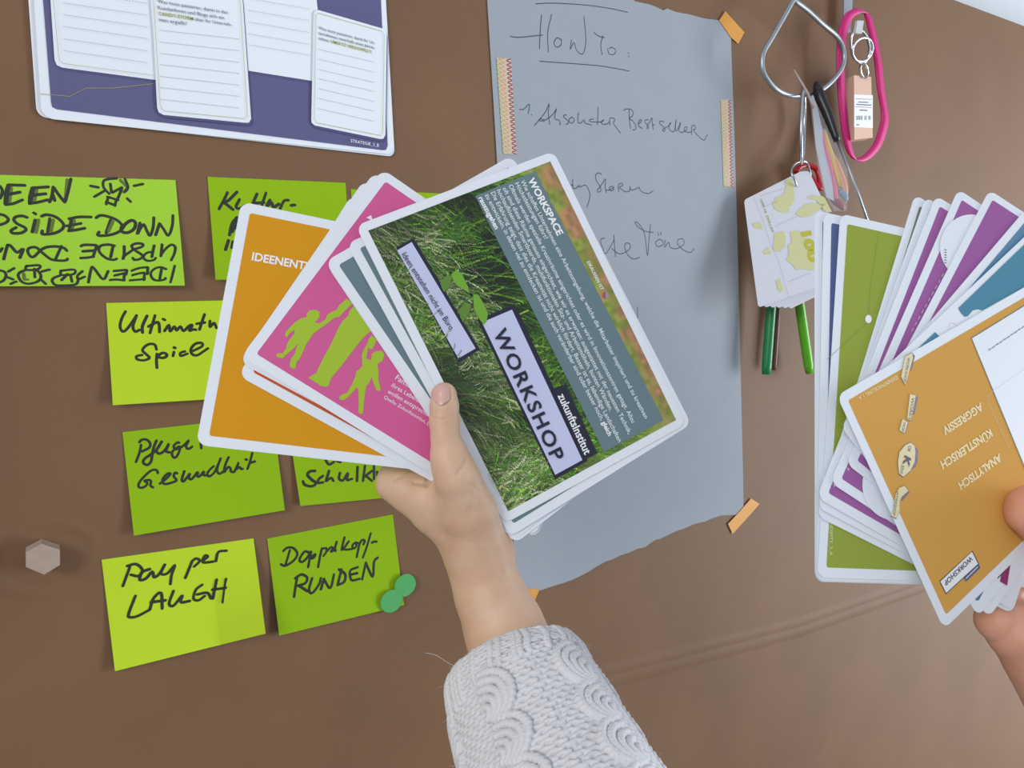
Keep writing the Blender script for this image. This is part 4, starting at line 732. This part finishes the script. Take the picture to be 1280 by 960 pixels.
# ------------------------------------------------------------------ people
def cone(P, a, b, ra, rb):
    ab = b - a; t = np.clip(((P - a) @ ab) / (ab @ ab), 0, 1); return np.linalg.norm(P - (a + t[:, None] * ab), axis=1) - (ra + (rb - ra) * t)
def smin(a, b, k):
    h = np.clip(.5 + .5 * (b - a) / k, 0, 1); return b * (1 - h) + a * h - k * h * (1 - h)
def make_sdf(chains):
    """chains: list of (k, [(point, radius), ...]) blended in order"""
    def f(P):
        d = None
        for k, ch in chains:
            e = None
            for (a, ra), (b, rb) in zip(ch[:-1], ch[1:]):
                c = cone(P, a, b, ra, rb); e = c if e is None else smin(e, c, .002)
            d = e if d is None else smin(d, e, k)
        return d
    return f
def mesh_sdf(f, chains, h):
    pts = np.array([p for _, ch in chains for p, _ in ch]); rs = max(r for _, ch in chains for _, r in ch)
    lo = pts.min(0) - rs - .006; hi = pts.max(0) + rs + .006; S = 4; n = (np.ceil((hi - lo) / (h * S)).astype(int) + 1)
    g = np.stack(np.meshgrid(*[lo[i] + np.arange(n[i]) * h * S for i in range(3)], indexing='ij'), -1)
    fc = f(g.reshape(-1, 3)).reshape(n); nf_ = (n - 1) * S + 1
    F = np.full(nf_, 1.0); up = fc
    for ax_ in range(3): up = np.repeat(up, S, axis=ax_)
    up = up[:nf_[0], :nf_[1], :nf_[2]]; F = up.copy(); m = np.abs(up) < h * S * 2.4
    idx = np.argwhere(m); F[m] = f(lo + idx * h)
    ins = F < 0; a = ins[:-1, :-1, :-1]; allc = np.zeros(a.shape, np.int8)
    for dx in (0, 1):
        for dy in (0, 1):
            for dz in (0, 1): allc += ins[dx:dx + a.shape[0], dy:dy + a.shape[1], dz:dz + a.shape[2]]
    act = np.argwhere((allc > 0) & (allc < 8)); imap = np.full(a.shape, -1, np.int32); imap[tuple(act.T)] = np.arange(len(act))
    cs = [(x, y, z_) for x in (0, 1) for y in (0, 1) for z_ in (0, 1)]; acc = np.zeros((len(act), 3)); cnt = np.zeros(len(act))
    for i, c0 in enumerate(cs):
        for c1_ in cs[i + 1:]:
            if sum(abs(p - q) for p, q in zip(c0, c1_)) != 1: continue
            f0 = F[tuple((act + c0).T)]; f1 = F[tuple((act + c1_).T)]; x = (f0 < 0) != (f1 < 0); t = np.where(x, f0 / np.where(x, f0 - f1, 1), 0)
            acc += np.where(x[:, None], np.array(c0) + t[:, None] * (np.array(c1_) - c0), 0); cnt += x
    V = lo + (act + acc / cnt[:, None]) * h
    faces = []
    for ax_ in range(3):
        sl0 = [slice(None)] * 3; sl1 = [slice(None)] * 3; sl0[ax_] = slice(0, -1); sl1[ax_] = slice(1, None)
        cr = np.argwhere(ins[tuple(sl0)] != ins[tuple(sl1)]); o1, o2 = [(1, 2), (2, 0), (0, 1)][ax_]
        cr = cr[(cr[:, o1] > 0) & (cr[:, o2] > 0) & (cr[:, o1] < imap.shape[o1]) & (cr[:, o2] < imap.shape[o2])]
        e1 = np.zeros(3, int); e1[o1] = 1; e2 = np.zeros(3, int); e2[o2] = 1
        q = np.stack([imap[tuple((cr - e1 - e2).T)], imap[tuple((cr - e2).T)], imap[tuple(cr.T)], imap[tuple((cr - e1).T)]], 1)
        flip = ~ins[tuple(cr.T)]; q[flip] = q[flip][:, ::-1]; faces.append(q)
    return V, np.concatenate(faces)
def polish(V, f, creases=(), it=2):
    e = 1e-4
    for _ in range(it):
        g = np.stack([(f(V + np.eye(3)[i] * e) - f(V - np.eye(3)[i] * e)) / (2 * e) for i in range(3)], 1); g /= np.maximum(np.linalg.norm(g, axis=1, keepdims=True), 1e-6)
        V = V - g * f(V)[:, None]
    for P, dep, wd in creases:
        P = np.asarray(P); d = np.full(len(V), 9.)
        for a, b in zip(P[:-1], P[1:]):
            ab = b - a; t = np.clip(((V - a) @ ab) / (ab @ ab), 0, 1); d = np.minimum(d, np.linalg.norm(V - (a + t[:, None] * ab), axis=1))
        V = V - g * (dep * np.exp(-(d / wd) ** 2))[:, None]
    return V, g
M_skin = mat('skin', (216, 184, 158), .5, col2=(204, 164, 136), nscale=38, bump=.25, bscale=700, sss=.12, spec=.35)
dW = lambda x, y, off=0.0: PW.h / (ray((x, y)) @ PW.N) + off
mm = .001
ch = [
 (.0, [(Q(597, 700, .462), .0205), (Q(612, 742, .460), .0225), (Q(630, 785, .457), .0255), (Q(657, 860, .437), .029), (Q(700, 960, .398), .032), (Q(755, 1110, .350), .036), (Q(795, 1180, .328), .037)]),
 (.010, [(Q(590, 672, .460), .0175), (Q(545, 636, .461), .0165), (Q(505, 608, .464), .0125), (Q(492, 604, .465), .0108)]),          # index metacarpal
 (.009, [(Q(508, 612, .462), .0105), (Q(535, 619, .4555), .0115), (Q(566, 622, .450), .0135)]),
 (.008, [(Q(598, 690, .466), .018), (Q(560, 640, .474), .016), (Q(525, 622, .480), .012)]),
 (.008, [(Q(602, 690, .470), .018), (Q(590, 650, .482), .016), (Q(565, 640, .489), .012)]),
 (.008, [(Q(606, 690, .470), .016), (Q(612, 660, .484), .014), (Q(602, 648, .491), .0115)]),
 (.010, [(Q(604, 690, .456), .016), (Q(588, 640, .4445), .0165), (Q(572, 598, .4335), .0135), (Q(562, 570, .4330), .0105)]),     # thenar
 (.005, [(Q(564, 580, .4325), .0115), (Q(557, 548, .4375), .0088), (Q(555.5, 528, .4395), .0090), (Q(555.5, 508, .4405), .0086), (Q(555, 494, .4412), .0079)]),  # thumb
 (.004, [(Q(492, 604, .465), .0106), (Q(500, 566, .4795), .0092), (Q(528, 540, .4795), .0080), (Q(552, 524, .4745), .0070)]),
 (.003, [(Q(525, 622, .480), .0105), (Q(540, 566, .4990), .0095), (Q(572, 538, .4930), .0080), (Q(592, 526, .4830), .0071)]),
 (.003, [(Q(565, 640, .489), .0105), (Q(585, 585, .5050), .0090), (Q(611, 560, .4970), .0076), (Q(626, 550, .4850), .0068)]),
 (.003, [(Q(602, 648, .491), .0098), (Q(626, 612, .5040), .0078), (Q(646, 594, .4970), .0068), (Q(656, 586, .4870), .0060)]),
]
f = make_sdf(ch); V, F = mesh_sdf(f, ch, .0011)
def surf_line(pts, z0):   # crease path just in front of the skin
    out = []
    for x, y in pts:
        d = z0
        r = ray((x, y))
        for _ in range(40):
            v = f((CAM + RW @ (r * d))[None])[0]; d += min(v * .9, .05)
            if d > z0 + .14: d = z0 + .14; break
        out.append(CAM + RW @ (r * d))
    return out
cr = [(surf_line(l, .36), dep, wd) for l, dep, wd in [
 ([(541, 522), (553, 525), (566, 519)], .0008, .0010), ([(541, 528), (555, 530), (568, 525)], .0008, .0010), ([(543, 517), (556, 517)], .0004, .0009), ([(539, 496), (544, 504), (552, 505.5), (560, 503.5), (563, 496), (563, 484)], .0007, .0009),
 ([(533, 606), (535, 598), (537, 588)], .0018, .0016), ([(518, 603), (527, 603.5), (534, 602)], .0014, .0018), ([(492, 600), (503, 594), (514, 588)], .0009, .0011),
 ([(583, 573), (579, 583), (572, 592)], .0012, .0011), ([(588, 606), (599, 614), (607, 626)], .00035, .001), ([(584, 616), (596, 625), (606, 640)], .0003, .001), ([(588, 634), (600, 642), (612, 656)], .00025, .001),
 ([(572, 672), (590, 679), (612, 677), (628, 672)], .00022, .0016), ([(605, 655), (618, 690), (632, 730)], .0006, .003), ([(588, 640), (596, 600)], .0005, .002)]]
V, g = polish(V, f, cr)
hand = obj('person', V, F, M_skin, M=frame(Q(600, 690, .46), RW @ np.array([1., 0, 0]), RW @ np.array([0, 0, -1.])), smooth=True)
tag(hand, 'left forearm and hand in a white cable-knit sweater, thumb on the middle fan', 'person')
# thumb nail
nv = []; nF = []; na, nb = 9, 9
for j in range(nb + 1):
    for i in range(na + 1):
        s = i / na * 2 - 1; t = j / nb
        hw = 11.2 * (1 - .18 * abs(t - .55)) ; hw *= math.sqrt(max(.0, 1 - max(0, (.22 - t) / .22) ** 2 * .55)) * (math.sqrt(1 - max(0, (t - .72) / .28) ** 2 * .75) if t > .72 else 1)
        x = 550.8 + s * hw + .8 * t; y = 481.5 + t * 22 - (1 - s * s) * 1.2 * (1 - t) + (1 - s * s) * 2.5 * t
        P0 = surf_line([(x, y)], .36)[0]; rr = _n(CAM - P0)
        nv.append(P0 + rr * (.0008 * (1 - s ** 4 * .7)))
for j in range(nb):
    for i in range(na): a = j * (na + 1) + i; nF.append((a, a + na + 1, a + na + 2, a + 1))
tag(obj('thumbnail', nv, nF, mat('nail', (212, 168, 158), .28, spec=.5), hand, smooth=True), 'smooth pale pink thumbnail')

# second hand at the right edge
dR = lambda x, y, off=0.0: PR.h / (ray((x, y)) @ PR.N) + off
ch2 = [
 (.0, [(Q(1400, 960, .50), .036), (Q(1352, 880, .492), .033), (Q(1312, 822, .488), .0285), (Q(1275, 790, .486), .021), (Q(1248, 776, .486), .0145)]),
 (.010, [(Q(1380, 880, .485), .030), (Q(1395, 800, .468), .023), (Q(1378, 730, .460), .0185), (Q(1340, 676, .4585), .0172), (Q(1308, 650, .4590), .0176), (Q(1293, 639, .4600), .0170)]),
 (.003, [(Q(1250, 777, .488), .0125), (Q(1262, 735, .502), .0098), (Q(1290, 700, .500), .009), (Q(1315, 680, .496), .008)]),
 (.003, [(Q(1310, 810, .498), .013), (Q(1300, 745, .514), .0098), (Q(1330, 705, .510), .009), (Q(1350, 690, .504), .008)]),
 (.003, [(Q(1345, 820, .500), .013), (Q(1340, 760, .518), .0098), (Q(1365, 715, .514), .009), (Q(1385, 695, .508), .008)]),
 (.003, [(Q(1380, 850, .500), .013), (Q(1385, 790, .516), .009), (Q(1405, 745, .512), .008), (Q(1420, 725, .508), .0072)]),
]
f = make_sdf(ch2); V, F = mesh_sdf(f, ch2, .0013)
V, g = polish(V, f, [])
hand2 = obj('person', V, F, mat('skin_rosy', (222, 168, 146), .5, col2=(206, 146, 120), nscale=38, bump=.25, bscale=700, sss=.12, spec=.35), M=frame(Q(1330, 780, .45), RW @ np.array([1., 0, 0]), RW @ np.array([0, 0, -1.])), smooth=True)
tag(hand2, 'bare hand at the right edge, thumb holding the right fan of cards', 'person')
nv = []; nF = []
for j in range(9):
    for i in range(9):
        s = i / 4 - 1; t = j / 8
        x = 1284 + t * 26 + s * 5; y = 612 + t * 16 + s * -13
        P0 = surf_line([(x, y)], .33)[0]; nv.append(P0 + _n(CAM - P0) * .0005 * (1 - .8 * s ** 4))
for j in range(8):
    for i in range(8): a = j * 9 + i; nF.append((a, a + 9, a + 10, a + 1))
tag(obj('thumbnail', nv, nF, MATS['nail'], hand2, smooth=True), 'pale thumbnail')

# ------------------------------------------------------------------ knitted sleeve (a part of the first person)
path = smoothline([Q(636, 812, .4555), Q(641, 826, .4515), Q(652, 860, .4385), Q(673, 908, .418), Q(697, 962, .397), Q(737, 1050, .365), Q(792, 1180, .325)], 8)
seg = np.r_[0, np.cumsum(np.linalg.norm(np.diff(path, axis=0), axis=1))]; Ltot = seg[-1]
res = .00036; nv_ = int(min(Ltot, .175) / res); Lm = nv_ * res
CIRC = .300; nu = int(CIRC / res); 
H = np.zeros((nv_, nu)); gv, gu = np.arange(nv_) * res, np.arange(nu) * res
rg = np.random.default_rng(8)
def stamp(pts, r, amp=1.0, z0=0.0):
    """rounded yarn stroke in (u, v) metres"""
    pts = np.asarray(pts, float)
    for a, b in zip(pts[:-1], pts[1:]):
        u0 = min(a[0], b[0]) - r; u1 = max(a[0], b[0]) + r; v0 = max(0, min(a[1], b[1]) - r); v1 = min(Lm, max(a[1], b[1]) + r)
        i0, i1 = int(v0 / res), int(v1 / res) + 1; j0, j1 = int(math.floor(u0 / res)), int(u1 / res) + 1
        if i1 <= i0: continue
        vv_ = gv[i0:i1][:, None]; jj = np.arange(j0, j1); uu = (jj * res)[None, :]
        d_ = b - a; L2 = d_ @ d_ + 1e-12; t_ = np.clip(((uu - a[0]) * d_[0] + (vv_ - a[1]) * d_[1]) / L2, 0, 1)
        dd = np.hypot(uu - (a[0] + t_ * d_[0]), vv_ - (a[1] + t_ * d_[1])); hh = np.where(dd < r, z0 + amp * np.sqrt(np.maximum(r * r - dd * dd, 0)), 0)
        jm = jj % nu; sub = H[i0:i0 + hh.shape[0]][:, jm]; H[np.ix_(np.arange(i0, i0 + sub.shape[0]), jm)] = np.maximum(sub, hh[:sub.shape[0]])
NREP = 6; PER = CIRC / NREP; RIB = .034
yr = .00155
def jit(s=.00018): return rg.normal(0, s, 2)
def purl(u0, u1, v0, v1, row=.0031):
    k = 0; v = v0
    while v < v1:
        u = u0 + (k % 2) * .0037 + rg.uniform(-.0006, .0006)
        while u < u1 - .001:
            st_ = np.array([(u, v + .0005), (u + .0016, v - .0005), (u + .0040, v - .0004), (u + .0060, v + .0006), (u + .0068, v + .0004)]); stamp(st_ + jit(.00012), yr * 1.05, 1.25); u += .0072
        v += row; k += 1
def ribcol(u, v0, v1, lean=1):
    v = v0
    while v < v1:
        stamp(np.array([(u - .0005 * lean, v), (u, v + .0020), (u + .0005 * lean, v + .0042)]) + jit(.0001), yr * 1.3, 1.15, .0009); v += .0036
purl(0, CIRC - .001, .001, Lm, .0034)
for n_ in range(NREP):
    U0 = n_ * PER
    for uo in (-.0025, .0025, .0155, .0285, .0335, .0440): ribcol(U0 + uo + rg.normal(0, .0004), .001, RIB - .003, 1 if uo < .025 else -1)
    # cable with nested arcs, mirrored in every second repeat
    mir = -1 if n_ % 2 == 0 else 1
    for rep in range(6):
        vc = RIB + .014 + rep * .0275; uc = U0 + PER * .5 - mir * .0115
        for j in range(5):
            ra = .0240 - j * .0046
            if ra < .004: break
            pts = []
            for a in np.linspace(-1.30, 1.05, 15): pts.append((uc + mir * ra * math.cos(a) * .92, vc + ra * math.sin(a) * .70 + .0015 * j))
            pts = np.array(pts)
            for a0, b0 in zip(range(0, 14), range(1, 15)):
                tv = pts[b0] - pts[a0]; nn2 = np.array([-tv[1], tv[0]]) * .13
                stamp(np.array([pts[a0] + nn2, pts[b0] - nn2]) + jit(.00012), yr * 1.38, 1.25, .0018 + .0007 * math.sin(math.pi * a0 / 14))
H += rg.normal(0, .00004, H.shape)
Pv = np.array([[np.interp(v, seg, path[:, i]) for i in range(3)] for v in gv]); Tn = np.gradient(Pv, axis=0); Tn /= np.linalg.norm(Tn, axis=1, keepdims=True)
tocam = CAM - Pv; Bc = tocam - Tn * np.sum(tocam * Tn, 1)[:, None]; Bc /= np.linalg.norm(Bc, axis=1, keepdims=True); Sd = np.cross(Bc, Tn); 
# Sd points to photo right when Tn runs down the sleeve
if (Sd[10] @ (RW @ np.array([1., 0, 0]))) < 0: Sd = -Sd
endr = .024
rr_ = np.where(gv < endr, .0245 + .0195 * np.sqrt(np.clip(1 - (1 - gv / endr) ** 2, 0, 1)), .0440 + (gv - endr) * .062)
th_ = (gu / CIRC) * 2 * math.pi; PH = .22
bulge = 1 + .02 * np.sin(3 * th_ + 1)[None, :] * np.clip(gv / .05, 0, 1)[:, None]
R_ = rr_[:, None] * bulge + H
ca, sa = np.cos(th_ + PH)[None, :, None], np.sin(th_ + PH)[None, :, None]
Vs = Pv[:, None, :] + R_[..., None] * (ca * Bc[:, None, :] + sa * Sd[:, None, :])
ii = np.arange(nv_ - 1)[:, None] * nu; jj = np.arange(nu)[None, :]; a = (ii + jj).ravel(); b = (ii + (jj + 1) % nu).ravel()
Fs = np.stack([a, b, b + nu, a + nu], 1)
M_knit = mat('white_wool', (216, 216, 220), .95, noise=.03, nscale=90, bump=.5, bscale=1500, spec=.2)
sl = obj('sweater_sleeve', Vs.reshape(-1, 3), Fs, M_knit, hand, smooth=True)
tag(sl, 'chunky white cable-knit sweater sleeve')
mb = MB()
for k in range(260):
    i = int(rg.integers(2, nv_ - 2)); j = int(rg.integers(0, nu)); p = Vs[i, j]; n0 = _n(p - Pv[i]); d = _n(n0 + rg.normal(0, .7, 3)); l = rg.uniform(.002, .006); c = rg.normal(0, .4, 3)
    mb.tube([p, p + d * l * .5 + c * l * .15, p + (d + c * .5) * l], [.00006, .00005, .00003], 3, caps=False)
mb.tube(smoothline([Q(567, 832, .45), Q(556, 826, .452), Q(545, 819, .455), Q(532, 816, .46)], 4), .00012, 4)
mb.build('loose_fibres', M_knit, hand)['kind'] = 'stuff'
